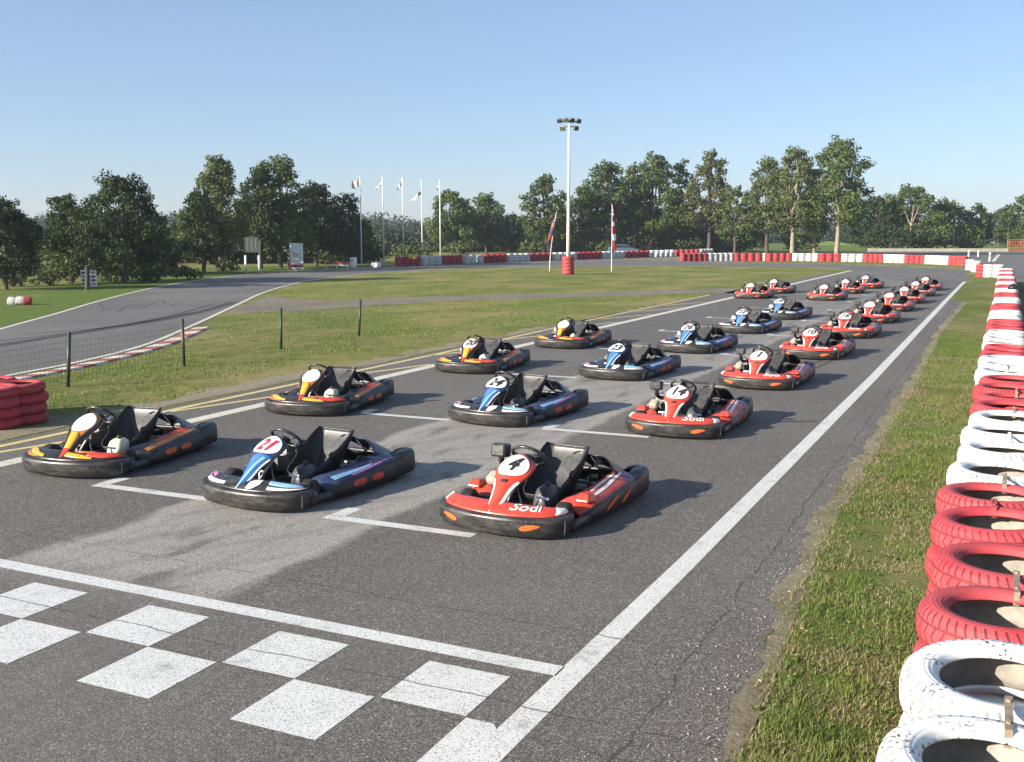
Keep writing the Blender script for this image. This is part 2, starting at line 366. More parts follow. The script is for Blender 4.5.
def tyre_paint(name, colr, dusty, chips=.6):
    m, t, b = new_mat(name); p = obc(t); x, y, z = sep(t, p)
    oi = t.nodes.new('ShaderNodeObjectInfo').outputs['Random']
    off = t.nodes.new('ShaderNodeVectorMath'); off.operation = 'ADD'; t.links.new(p, off.inputs[0])
    cb = t.nodes.new('ShaderNodeCombineXYZ'); t.links.new(mth(t, 'MULTIPLY', oi, 37), cb.inputs[0]); t.links.new(cb.outputs[0], off.inputs[1]); q = off.outputs[0]
    n = nz(t, 5, 6, .7, q); n2 = nz(t, 55, 3, .6, q); ncl = nz(t, 4.5, 3, .5, q)
    th = mth(t, 'ARCTAN2', y, x); r = mth(t, 'SQRT', mth(t, 'ADD', mth(t, 'MULTIPLY', x, x), mth(t, 'MULTIPLY', y, y)))
    zz = mth(t, 'ABSOLUTE', mth(t, 'SUBTRACT', z, .1))
    # transverse sipes on the tread shoulders, one row offset from the other
    tread = ramp(t, r, [(.300, 0.0), (.308, 1.0)])
    a = mth(t, 'MULTIPLY', mth(t, 'ADD', th, mth(t, 'MULTIPLY', zz, 1.2)), 50)
    sip = ramp(t, mth(t, 'SINE', a), [(.62, 0.0), (.78, 1.0)])
    a2 = mth(t, 'MULTIPLY', mth(t, 'ADD', th, mth(t, 'MULTIPLY', zz, -1.6)), 40)
    sip2 = ramp(t, mth(t, 'SINE', a2), [(.8, 0.0), (.9, 1.0)])
    grv = ramp(t, mth(t, 'ABSOLUTE', mth(t, 'SUBTRACT', zz, .045)), [(.003, 1.0), (.006, 0.0)])
    g = mth(t, 'MULTIPLY', tread, mth(t, 'MAXIMUM', mth(t, 'MAXIMUM', mth(t, 'MULTIPLY', sip, ramp(t, zz, [(.05, 0.0), (.055, 1.0)])), mth(t, 'MULTIPLY', sip2, ramp(t, zz, [(.04, 1.0), (.045, 0.0)]))), grv))
    filled = ramp(t, nz(t, 7, 3, .6, q), [(.3, .3), (.5, 1.0)])
    c = mix(t, ramp(t, n, [(.35, 0.0), (.65, 1.0)]), colr, dusty); c = mix(t, mth(t, 'MULTIPLY', oi, .35), c, tuple(k_*.72+.02 for k_ in dusty)); c = mix(t, ramp(t, nz(t, 14, 4, .7, q), [(.5, 0.0), (.75, .45)]), c, tuple(k_*.6+.03 for k_ in dusty))
    chip = mth(t, 'MULTIPLY', ramp(t, n2, [(chips, 0.0), (chips+.03, 1.0)]), ramp(t, ncl, [(.48, 0.0), (.6, 1.0)]))
    c = mix(t, chip, c, (.06, .055, .05))
    dark = tuple(k*.16+.01 for k in colr)
    c = mix(t, mth(t, 'MULTIPLY', mth(t, 'MULTIPLY', g, filled), .85), c, dark)
    t.links.new(c, b.inputs['Base Color']); b.inputs['Roughness'].default_value = .68; b.inputs['Specular IOR Level'].default_value = .3
    ring = mth(t, 'MULTIPLY', mth(t, 'SINE', mth(t, 'MULTIPLY', r, 330)), .12)
    bump(t, b, mth(t, 'ADD', mth(t, 'SUBTRACT', mth(t, 'MULTIPLY', n2, .15), g), ring), .7, .006)
tyre_paint('tyre_white', (.80, .79, .77), (.70, .70, .68), .57)
tyre_paint('tyre_red', (.50, .032, .048), (.43, .075, .08), .68)
plastic('tyre_inside', (.30, .275, .24), .9, .35, .1, scale=9)

def noise2(p, s, seed=0):             # cheap smooth value noise for clumping
    r2 = np.random.default_rng(seed); T = r2.random((64, 64)); q = p/s; i = np.floor(q).astype(int); f = q-i; f = f*f*(3-2*f)
    g = lambda a, b: T[(i[:, 0]+a) % 64, (i[:, 1]+b) % 64]
    return (g(0, 0)*(1-f[:, 0])+g(1, 0)*f[:, 0])*(1-f[:, 1])+(g(0, 1)*(1-f[:, 0])+g(1, 1)*f[:, 0])*f[:, 1]
# ------------------------------------------------------------------ ground
def sheet(name, pts, mat, z, label, cat, kind='structure'):
    mb = MB(); mb.poly(pts, z); o = mb.build(name, M[mat]); tag(o, label, cat, kind=kind); return o
gm = MB(); gm.smooth = False
gm.add([(-2500, -600, 0), (2500, -600, 0), (2500, 3500, 0), (-2500, 3500, 0)], [(0, 1, 2, 3)])
tag(gm.build('grass_field', M['grass_field_ground']), 'olive green and straw coloured grass field round the kart circuit', 'ground', kind='structure')

def curve_px(P, n): return [tuple(q) for q in cr([G(*p) for p in P], n)]
def jag(pts, amp, seg=.35):           # ragged natural edge
    out = []
    for a, b in zip(pts, pts[1:]):
        a = V(a); b = V(b); L = np.linalg.norm(b-a); k = max(1, int(L/seg)); nn = V((-(b-a)[1], (b-a)[0]))/max(L, 1e-6)
        for i in range(k): out.append(tuple(a+(b-a)*i/k+nn*rng.normal(0, amp)))
    out.append(tuple(pts[-1])); return out
# grid straight
redge = jag([(-.95, -3), (-.98, 4.2), (-1.08, 6), (-1.2, 7.6), (-1.28, 9.7), (-1.28, 12.5), (-1.33, 20), (-1.5, 31), (-1.3, 42), (-1.3, 45.0)], .035, .22)+[(-2.0, 45.4), (-2.0, 60)]
main = redge+[(-1.9, 75), (-11.0, 75), (-11.3, 58), (-11.62, 40), (-11.5, 27), (-11.38, 15), (-11.38, -3)]
sheet('starting_grid_asphalt', main, 'asphalt_grid', .004, 'worn grey asphalt of the starting straight under the parked karts', 'road')
# circuit track curving from the left, round the back, into the straight
inner = [(-260, 440), (0, 379), (80, 363), (150, 345), (200, 324), (240, 305), (268, 292), (300, 283), (330, 278), (380, 273), (460, 268.5), (560, 266.5), (700, 266), (780, 267), (830, 268.3), (851, 270.5)]
outer = [(-260, 400), (0, 328), (55, 313), (100, 300), (150, 288), (190, 281), (240, 275), (300, 270.5), (360, 268), (410, 266.2), (470, 264), (540, 261.3), (620, 259.6), (700, 262.0), (780, 263.5), (860, 265), (968, 269.5)]
cin = curve_px(inner, 90); cout = curve_px(outer, 90)
sheet('circuit_asphalt', cin+[G(840, 275), G(915, 282), G(962, 281)]+cout[::-1], 'asphalt_circuit', .0055, 'grey asphalt racing circuit curving from the left behind the grass island', 'road')
# service lane and paddock right of the tyre wall
sheet('paddock_asphalt', [(.95, -3), (14, -3), (60, 60), (150, 175), (-30, 178), G(862, 252.5), G(900, 258), G(975, 262), G(990, 268), (.3, 66), (.95, 30)], 'asphalt_circuit', .0045, 'pale grey asphalt lane and paddock beyond the tyre wall', 'road')
# lush strip between asphalt and tyre wall
le = [(x-.10, y) for x, y in redge if y <= 45.05]
sheet('verge_soil', jag([(-1.02, -3), (-1.06, 4.2), (-1.16, 6), (-1.3, 7.6), (-1.38, 9.7), (-1.38, 12.5), (-1.43, 20), (-1.6, 31), (-1.4, 42), (-1.4, 44.8)], .05, .25)+[(-1.9, 45.6), (-1.95, 58), (-1.9, 65), (.9, 66), (.95, -3)], 'verge_soil', .006, 'grassy soil verge between the asphalt and the tyre wall', 'ground')
fr_in = [(-1.12, 2.5), (-1.16, 4.2), (-1.24, 6), (-1.37, 7.6), (-1.44, 9.7), (-1.44, 12.5), (-1.46, 20), (-1.60, 31), (-1.42, 44)]
mb = MB(); mb.smooth = False; yy_f = np.arange(2.5, 44, .11); xx_f = np.interp(yy_f, [q[1] for q in fr_in], [q[0] for q in fr_in])
la = xx_f+rng.normal(0, .022, len(yy_f))+.12*(noise2(np.column_stack([yy_f*0, yy_f]), .5, 44)-.5); ra = xx_f+.12+.05*np.clip(yy_f-5, 0, 1)+rng.normal(0, .02, len(yy_f))
mb.add([p_ for k in range(len(yy_f)) for p_ in ((la[k], yy_f[k], .0075), (max(ra[k], la[k]+.03), yy_f[k], .0075))], [(2*k, 2*k+1, 2*k+3, 2*k+2) for k in range(len(yy_f)-1)])
tag(mb.build('dirt_fringe', M['gravel_margin']), 'crumbled brown dirt fringe where the asphalt meets the verge', 'ground', kind='structure')
# infield path
pth_o = curve_px([(268, 296), (330, 301), (400, 297.5), (500, 294.5), (600, 292), (700, 289), (745, 288.5)], 40)
pth_i = curve_px([(222, 314), (262, 312), (330, 309), (400, 304), (500, 299.5), (600, 296.5), (700, 293), (738, 293.5)], 40)
sheet('infield_path', jag(pth_o, .12, 1.5)+jag(pth_i[::-1], .12, 1.5), 'dirt_path', .004, 'thin grey gravel path crossing the grass island', 'path')
# gravel margin outside the yellow line
gl = jag([(-11.45, -3), (-11.45, 15), (-11.55, 27), (-11.7, 42)], .03, .4); go_ = jag([(-11.8, 42), (-11.9, 27), (-11.95, 18), (-12.1, 11), (-12.1, -3)], .12, .3)
sheet('gravel_margin', gl+go_, 'gravel_margin', .005, 'pale gravel and dust margin beside the yellow line', 'ground')
# pale run-off in front of the rear barrier
sheet('sandy_run_off', curve_px([(560, 260.8), (620, 259.0), (700, 261.6), (745, 262.5)], 20)+[G(742, 254.5), G(690, 254.5), G(640, 257.5), G(560, 260.2)], 'dirt_path', .004, 'pale sandy run off strip in front of the rear tyre barrier', 'ground')

# painted markings -------------------------------------------------------------
def quad_line(mb, a, b, wd, z=.0060):
    a = V(a); b = V(b); d = b-a; n = V((-d[1], d[0]))/np.linalg.norm(d)*wd/2
    k = max(1, int(np.linalg.norm(d)/4))
    for i in range(k):
        p = a+d*i/k; q = a+d*(i+1)/k
        mb.add([(*(p-n), z), (*(q-n), z), (*(q+n), z), (*(p+n), z)], [(0, 1, 2, 3)])
def mark(name, fn, mat, label):
    mb = MB(); mb.smooth = False; fn(mb); o = mb.build(name, M[mat]); tag(o, label, 'road marking', kind='structure')
mark('start_line_marking', lambda mb: quad_line(mb, (-10.3, 5.53), (-2.27, 5.50), .15), 'white_road_paint', 'white start line painted across the track in front of the karts')
def f(mb): quad_line(mb, (-2.24, 2.4), (-2.16, 8), .17); quad_line(mb, (-2.16, 8), (-2.07, 20), .17); quad_line(mb, (-2.07, 20), (-2.05, 45), .17); quad_line(mb, (-2.05, 45), (-2.0, 64), .17)
mark('edge_line_marking', f, 'white_road_paint', 'long white edge line on the right of the grid')
def f(mb): quad_line(mb, (-10.25, 0), (-10.25, 40), .25); quad_line(mb, (-10.25, 40), G(851, 270.7), .28)
mark('edge_line_marking', f, 'cream_road_paint', 'long cream edge line on the left of the grid')
def f(mb):
    quad_line(mb, (-11.1, -1), (-11.2, 20), .12); quad_line(mb, (-11.2, 20), (-11.5, 31), .12); quad_line(mb, (-11.5, 31), (-11.62, 45), .12)
    for y0 in (3.6, 7.6, 11.6, 15.6, 19.6, 23.4, 27, 30.5, 34, 37.5): quad_line(mb, (-11.08-.009*max(0, y0-12)*1.3, y0), (-10.42, y0+2.6), .10)
mark('hatched_line_marking', f, 'yellow_road_paint', 'thin yellow border line with slanted hatches left of the grid')
def f(mb):
    z = .0065
    for i in range(-2, 4):
        x = -3.06-1.14*i
        mb.add([(x, 4.735, z), (x+.55, 4.735, z), (x+.55, 5.30, z), (x, 5.30, z)], [(0, 1, 2, 3)]) if i >= 0 else None
        x2 = -3.65-1.14*i
        if i >= 0: mb.add([(x2, 4.16, z), (x2+.56, 4.16, z), (x2+.56, 4.725, z), (x2, 4.725, z)], [(0, 1, 2, 3)])
    mb.add([(-2.50, 2.4, z), (-2.20, 2.4, z), (-2.20, 4.55, z), (-2.33, 4.72, z), (-2.50, 4.72, z)], [(0, 1, 2, 3, 4)])
mark('chequered_marking', f, 'white_road_paint', 'white chequered squares painted before the start line')
def f(mb):
    for y in (7.78, 12.72, 17.6, 22.5, 27.4, 32.5, 37.6, 42.6, 47.6):
        for x0 in (-8.5, -5.55):
            quad_line(mb, (x0+rng.normal(0, .03), y), (x0+1.5, y+.03), .13)
            quad_line(mb, (x0+.05, y+.055), (x0+.05, y+.36), .15)
mark('grid_slot_marking', f, 'white_road_paint', 'white corner marks of the grid slots')
# circuit edge lines and kerbs
def ribbon(P, off, wd, z=.0080, dash=None):
    def fn(mb):
        s = 0
        for i in range(len(P)-1):
            a = V(P[i]); b = V(P[i+1]); d = b-a; L = np.linalg.norm(d)
            p0 = V(P[max(0, i-1)]); p3 = V(P[min(len(P)-1, i+2)])
            na = V((-(b-p0)[1], (b-p0)[0])); na /= np.linalg.norm(na); nb = V((-(p3-a)[1], (p3-a)[0])); nb /= np.linalg.norm(nb)
            on = dash is None or int(s/dash) % 2 == 0; s += L
            if on: mb.add([(*(a+na*(off-wd/2)), z), (*(b+nb*(off-wd/2)), z), (*(b+nb*(off+wd/2)), z), (*(a+na*(off+wd/2)), z)], [(0, 1, 2, 3)])
    return fn
mark('circuit_inner_line', ribbon(cin[:86], .12, .14), 'cream_road_paint', 'pale line along the inner edge of the circuit')
mark('circuit_outer_line', ribbon(cout[:46], -.12, .14), 'cream_road_paint', 'pale line along the outer edge of the circuit')
mark('dashed_kerb_marking', ribbon([tuple(q) for q in cr(cout[38:88], 300)], .10, .34, .0095, 1.0), 'cream_road_paint', 'dashed pale kerb blocks along the far outer edge of the circuit')
kc = [tuple(q) for q in cr(curve_px([(-90, 397), (0, 379.5), (80, 363.5), (150, 345.5), (192, 328)], 40), 26)]
def kerb(par, nm, mt, lab):
    mb = MB(); mb.smooth = False
    for i in range(len(kc)-1):
        if i % 2 != par: continue
        a = V(kc[i]); b = V(kc[i+1]); d = b-a; n = V((d[1], -d[0]))/np.linalg.norm(d); a = a+n*.05; b = b+n*.05; a2 = a+n*.40; b2 = b+n*.40
        mb.add([(*a, .012), (*b, .012), (*b2, .035), (*a2, .035), (*(a2+n*.05), .0), (*(b2+n*.05), .0)], [(0, 1, 2, 3), (3, 2, 5, 4)])
    tag(mb.build(nm, M[mt], fix=True), lab, 'kerb', kind='structure')
kerb(0, 'kerb_white', 'cream_road_paint', 'white blocks of the striped kerb inside the left bend')
kerb(1, 'kerb_red', 'red_kerb_paint', 'red blocks of the striped kerb inside the left bend')

# rubber laid on the circuit: dark racing lines are real marks on its surface
plastic('rubber_marks', (.045, .043, .042), .75, .3, .3, scale=.6)
def f(mb):
    for P, wd in (([(-40, 352), (60, 336), (150, 322), (200, 312), (235, 302)], .42), ([(-40, 345), (70, 333), (160, 318), (215, 304)], .16), ([(20, 335), (120, 326), (190, 313)], .14),
                  ([(100, 312), (112, 309), (128, 309), (140, 305)], .06), ([(118, 312), (130, 305), (150, 303)], .06), ([(140, 309), (160, 301), (166, 304)], .06), ([(100, 303), (105, 309), (128, 311)], .05), ([(170, 306), (190, 299), (198, 301)], .06)):
        ribbon(curve_px(P, 40), 0, wd, .0068)(mb)
mark('tyre_skid_marks', f, 'rubber_marks', 'dark rubber skid marks on the left bend of the circuit')
def f(mb):
    for (x, y, l, wd, a) in ((-2.75, 14.6, .55, .10, .5), (-3.5, 21.0, 1.6, .05, 1.45), (-3.25, 20.9, 1.5, .05, 1.5), (-1.55, 9.0, .3, .02, .6)):
        quad_line(mb, (x, y), (x+l*math.cos(a), y+l*math.sin(a)), wd, .0052)
mark('tyre_skid_marks', f, 'rubber_marks', 'short dark scuffs on the starting straight asphalt')

# loose stones at the asphalt edge
mb = MB()
for i in range(620):
    y = 3.6+rng.random()**1.2*16; x = -1.22-abs(rng.normal(0, .20)); r = rng.uniform(.0025, .007)
    a = rng.random(3)*6
    q = [(x+r*1.3*math.cos(k*1.57+a[0]), y+r*1.3*math.sin(k*1.57+a[0]), .004+r*.4) for k in range(4)]
    mb.add(q+[(x, y, .008+r*1.3), (x, y, .004)], [(0, 1, 4), (1, 2, 4), (2, 3, 4), (3, 0, 4)])
plastic('stone_pale', (.33, .30, .26), .9, .3, scale=30)
tag(mb.build('loose_gravel', M['stone_pale']), 'pale loose stones scattered along the edge of the asphalt', 'gravel', kind='stuff')

# grass blades ------------------------------------------------------------------
def blades(name, pts, hts, mat, label, wd=.006, lean=.6, tint=None):
    n = len(pts); P = np.column_stack([pts, np.zeros(n)]); a = rng.random(n)*2*np.pi; h = hts
    w_ = wd*(.6+rng.random(n)*.8); d = np.column_stack([np.cos(a), np.sin(a), np.zeros(n)]); l = np.column_stack([-np.sin(a), np.cos(a), np.zeros(n)])
    ln = rng.normal(0, lean, n)[:, None]*h[:, None]
    up = np.array([0, 0, 1.0])
    v0 = P-d*w_[:, None]/2; v1 = P+d*w_[:, None]/2
    v2 = P+up*h[:, None]*.6+l*ln*.4-d*w_[:, None]*.35; v3 = P+up*h[:, None]*.6+l*ln*.4+d*w_[:, None]*.35
    v4 = P+up*h[:, None]*(.95)+l*ln
    vv = np.stack([v0, v1, v3, v2, v4], 1).reshape(-1, 3)
    b = np.arange(n)[:, None]*5
    me = bpy.data.meshes.new(name)
    loops = np.concatenate([b+0, b+1, b+2, b+3, b+3, b+2, b+4], 1).reshape(-1)
    me.vertices.add(n*5); me.vertices.foreach_set('co', vv.ravel()); me.loops.add(n*7); me.loops.foreach_set('vertex_index', loops.astype(np.int32))
    me.polygons.add(n*2); st = (np.arange(n)[:, None]*7+np.array([[0, 4]])).ravel(); me.polygons.foreach_set('loop_start', st.astype(np.int32)); me.polygons.foreach_set('loop_total', np.tile([4, 3], n).astype(np.int32))
    at = me.attributes.new('tint', 'FLOAT', 'FACE'); tt = rng.random(n) if tint is None else np.clip(tint+rng.normal(0, .22, n), 0, 1); at.data.foreach_set('value', np.repeat(tt, 2).astype(np.float32))
    me.materials.append(M[mat]); me.update(calc_edges=True)
    o = bpy.data.objects.new(name, me); col.objects.link(o); tag(o, label, 'grass', kind='stuff'); return o
def strip_pts(n, y0, y1, pw):
    y = y0+(y1-y0)*rng.random(n)**pw; edge = rng.normal(0, .02, n)+.16*(noise2(np.column_stack([y*0, y]), .45, 21)-.5)+np.interp(y, [3, 4.2, 6, 7.6, 9.7, 12.5, 20, 31, 45], [-.98, -1.0, -1.1, -1.22, -1.3, -1.3, -1.35, -1.5, -1.3])
    x = edge-.06+(.95-edge)*rng.random(n); return np.column_stack([x, y])
edge_now = lambda p: p[:, 0]-np.interp(p[:, 1], [3, 4.2, 6, 7.6, 9.7, 12.5, 20, 31, 45], [-1.1, -1.1, -1.2, -1.3, -1.4, -1.4, -1.45, -1.6, -1.4])
p = strip_pts(230000, 3.4, 30, 2.0); k = noise2(p, .22, 1)*.55+noise2(p, .75, 2)*.45; edge_d = (p[:, 0]+1.25); keep = (k > .37+.15*np.clip(.35-edge_d, 0, 1))
keep &= ~((edge_now(p) < .13) & (rng.random(len(p)) < .75)); g_ = p[keep]; kk = k[keep]
blades('verge_grass', g_, (.012+.07*(kk-.33)*rng.random(len(g_))**1.5*2.4).clip(.008, .085), 'grass_blades', 'short green grass on the verge beside the tyre wall', .005, .9, noise2(g_, .5, 31)*.6+noise2(g_, .12, 32)*.4)
p = strip_pts(100000, 3.4, 24, 1.9); k = noise2(p, .3, 5); d_ = p[(k > .34) & (edge_now(p) > .02)]
blades('dry_grass', d_, rng.uniform(.012, .045, len(d_)), 'dry_blades', 'dry straw mixed in the verge grass', .005, 1.2)
# broad-leaved weeds in the verge
ww = MB(); tints = []
for i in range(420):
    y = 3.6+rng.random()**1.7*14; x = -1.1+rng.random()*1.2+rng.normal(0, .05); s_ = rng.uniform(.012, .03)
    for k in range(7):
        a = k*.9+rng.random(); L = s_*rng.uniform(.8, 1.6); wd = L*.42; d = V((math.cos(a), math.sin(a), 0)); l = V((-d[1], d[0], 0)); c = V((x, y, .012))
        ww.add([c, c+d*L*.55+l*wd/2+V((0, 0, L*.6)), c+d*L+V((0, 0, L*.45)), c+d*L*.55-l*wd/2+V((0, 0, L*.6))], [(0, 1, 2, 3)]); tints.append(rng.random())
lb = MB(); lb.smooth = False
for i in range(900):
    y = 3.5+rng.random()**1.8*18; x = -1.35+rng.random()*1.9; r_ = rng.uniform(.006, .017); a = rng.random()*6; zz = rng.uniform(.012, .04)
    lb.add([(x+r_*math.cos(a), y+r_*math.sin(a), zz), (x-r_*.4*math.sin(a), y+r_*.4*math.cos(a), zz+r_*.5), (x-r_*math.cos(a), y-r_*math.sin(a), zz), (x+r_*.4*math.sin(a), y-r_*.4*math.cos(a), zz+r_*.2)], [(0, 1, 2, 3)]); lb.m[-1] = int(rng.random()*3)
plastic('dead_leaf', (.26, .15, .07), .8, .4, .2, scale=30); plastic('straw_leaf', (.42, .38, .24), .8, .3, .2, scale=30)
tag(lb.build('leaf_litter', [M['dead_leaf'], M['straw_leaf'], M['stone_pale']]), 'fallen leaves and pale specks lying in the verge grass', 'leaf litter', kind='stuff')
wo_ = ww.build('verge_weeds', M['grass_blades']); at = wo_.data.attributes.new('tint', 'FLOAT', 'FACE'); at.data.foreach_set('value', tints)
tag(wo_, 'low broad leaved weeds in the verge grass', 'weeds', kind='stuff')
# infield tufts (coarser with distance)
n = 90000; u_ = rng.random(n)**.8; yy = 6+u_*44; xx = -11.9-rng.random(n)**1.1*(6+yy*.55)
p = np.column_stack([xx, yy]); k = noise2(p, .9, 8)*.6+noise2(p, 3, 9)*.4
def in_track(p):                      # keep the tufts off the left bend
    ex = np.interp(p[:, 1], [c[1] for c in cin[:70]], [c[0] for c in cin[:70]]); return p[:, 0] < ex+.7
pxx = np.array(pth_i); pyy = np.interp(p[:, 0], pxx[:, 0], pxx[:, 1])
pyo = np.interp(p[:, 0], np.array(pth_o)[:, 0], np.array(pth_o)[:, 1])
keep = (k > .5) & ~in_track(p) & ~((p[:, 1] > pyy-.4) & (p[:, 1] < pyo+.4)) ; q = p[keep]
blades('infield_grass', q, rng.uniform(.02, .06, len(q)), 'grass_blades', 'tufted grass on the island left of the grid', .014, .8)

# ------------------------------------------------------------------ karts
def sgn_path(H, n):                   # mirror a half plan curve given from the centre outwards
    C = [(-x, y) for x, y in H[::-1]]+[(x, y) for x, y in H[1:]]; return cr(C, n)
def band(mb, path, prof_fn, flip=False):
    n = len(path); nr = []
    for i in range(n):
        a = path[max(0, i-1)]; b = path[min(n-1, i+1)]; d = b-a; nr.append(V((d[1], -d[0]))/np.linalg.norm(d))
    secs = []
    for i in range(n):
        pr_ = prof_fn(i/(n-1), path[i]); secs.append([(path[i][0]+nr[i][0]*o_, path[i][1]+nr[i][1]*o_, z) for o_, z in pr_])
    mb.loft(secs)
FRONT = [(0, -.985), (.20, -.972), (.38, -.93), (.53, -.86), (.625, -.75), (.645, -.64), (.635, -.56)]
FPATH = sgn_path(FRONT, 60)
INNER = [(0, -.735), (.16, -.735), (.28, -.715), (.38, -.69), (.47, -.665), (.54, -.63), (.60, -.585)]
IPATH = sgn_path(INNER, 60)
FOUT = sgn_path([(x*.945, y+.035 if y < -.7 else y+.008) for x, y in FRONT], 60)
def fair(s, t, lift=0):               # nose fairing surface, s across 0..1, t outer->inner
    q = s*59; i = min(int(q), 58); f_ = q-i
    a = FOUT[i]*(1-f_)+FOUT[i+1]*f_; b = IPATH[i]*(1-f_)+IPATH[i+1]*f_; p_ = a*(1-t)+b*t
    c = 1-(abs(s-.5)*2)**2
    z = .206+(.035+.03*c)*math.sin(min(t, 1)*math.pi*.62)+lift
    return (p_[0], p_[1], z)
PT = lerp_table([(0, -.945, .205, .040), (.10, -.895, .240, .056), (.28, -.800, .315, .078), (.45, -.710, .400, .100), (.58, -.635, .465, .138), (.70, -.555, .525, .176), (.82, -.475, .575, .186), (.90, -.415, .603, .168), (.96, -.37, .617, .120), (1.0, -.345, .620, .05)])
def panel(u, v, lift=0):              # steering fairing, u -1..1 across, v 0..1 up
    y, z, wd = PT(v); y2, z2, _ = PT(min(1, v+.01)); y1, z1, _ = PT(max(0, v-.01))
    t = V((0, y2-y1, z2-z1)); t /= np.linalg.norm(t); n = V((0, -t[2], t[1])); bend = .035+.25*wd
    return tuple(V((u*wd, y, z))+n*(lift-bend*u*u*.9))
def decal(mb, S, rows, mat, lift=.003, n=10):    # rows: (v, ua, ub) strip mapped on a surface
    T = np.array(cr(rows, 24)); mb.mi = mat; m_ = 4
    vs_ = [S(T[i][1]+(T[i][2]-T[i][1])*j/m_, T[i][0], lift) for i in range(len(T)) for j in range(m_+1)]
    mb.add(vs_, [(i*(m_+1)+j, i*(m_+1)+j+1, (i+1)*(m_+1)+j+1, (i+1)*(m_+1)+j) for i in range(len(T)-1) for j in range(m_)])

STY = {
 'red': dict(top='red_fairing', edge='white_plastic', tip='white_plastic', bumpin='orange_insert', podtop='red_fairing', stripe='white_plastic', rear='purple_fairing', insert='orange_insert', tank='grey_tank', numcol='number_black', cover='cover_plastic'),
 'blue': dict(top='navy_fairing', edge='white_plastic', tip='pink_print', bumpin=None, podtop='navy_fairing', stripe='light_blue_fairing', rear='blue_fairing', insert='red_insert', tank='grey_tank', numcol='number_black', cover='navy_fairing'),
 'orange': dict(top='amber_fairing', edge='cover_plastic', tip='red_fairing', bumpin=None, podtop='cover_plastic', stripe='amber_fairing', rear='red_fairing', insert='orange_insert', tank='cream_tank', numcol='number_black', cover='navy_fairing'),
}
def rot_x(a): return Matrix.Rotation(a, 4, 'X')
def wheel_mesh(r, wd):
    mb = MB(); Mx = Matrix.Rotation(R(90), 4, 'Y'); h = wd/2
    mb.lathe([(r*.55, -h*.9), (r*.72, -h), (r*.92, -h*.92), (r, -h*.7), (r*1.01, 0), (r, h*.7), (r*.92, h*.92), (r*.72, h), (r*.55, h*.9)], 28, Mx)
    rb = MB(); rb.lathe([(.0, h*.35), (r*.16, h*.4), (r*.2, h*.15), (r*.46, h*.1), (r*.52, h*.88), (r*.57, h*.9), (r*.55, 0), (r*.57, -h*.9), (r*.52, -h*.88), (r*.46, -h*.1), (r*.2, -h*.15), (r*.16, -h*.4), (0, -h*.35)], 20, Mx)
    return mb, rb
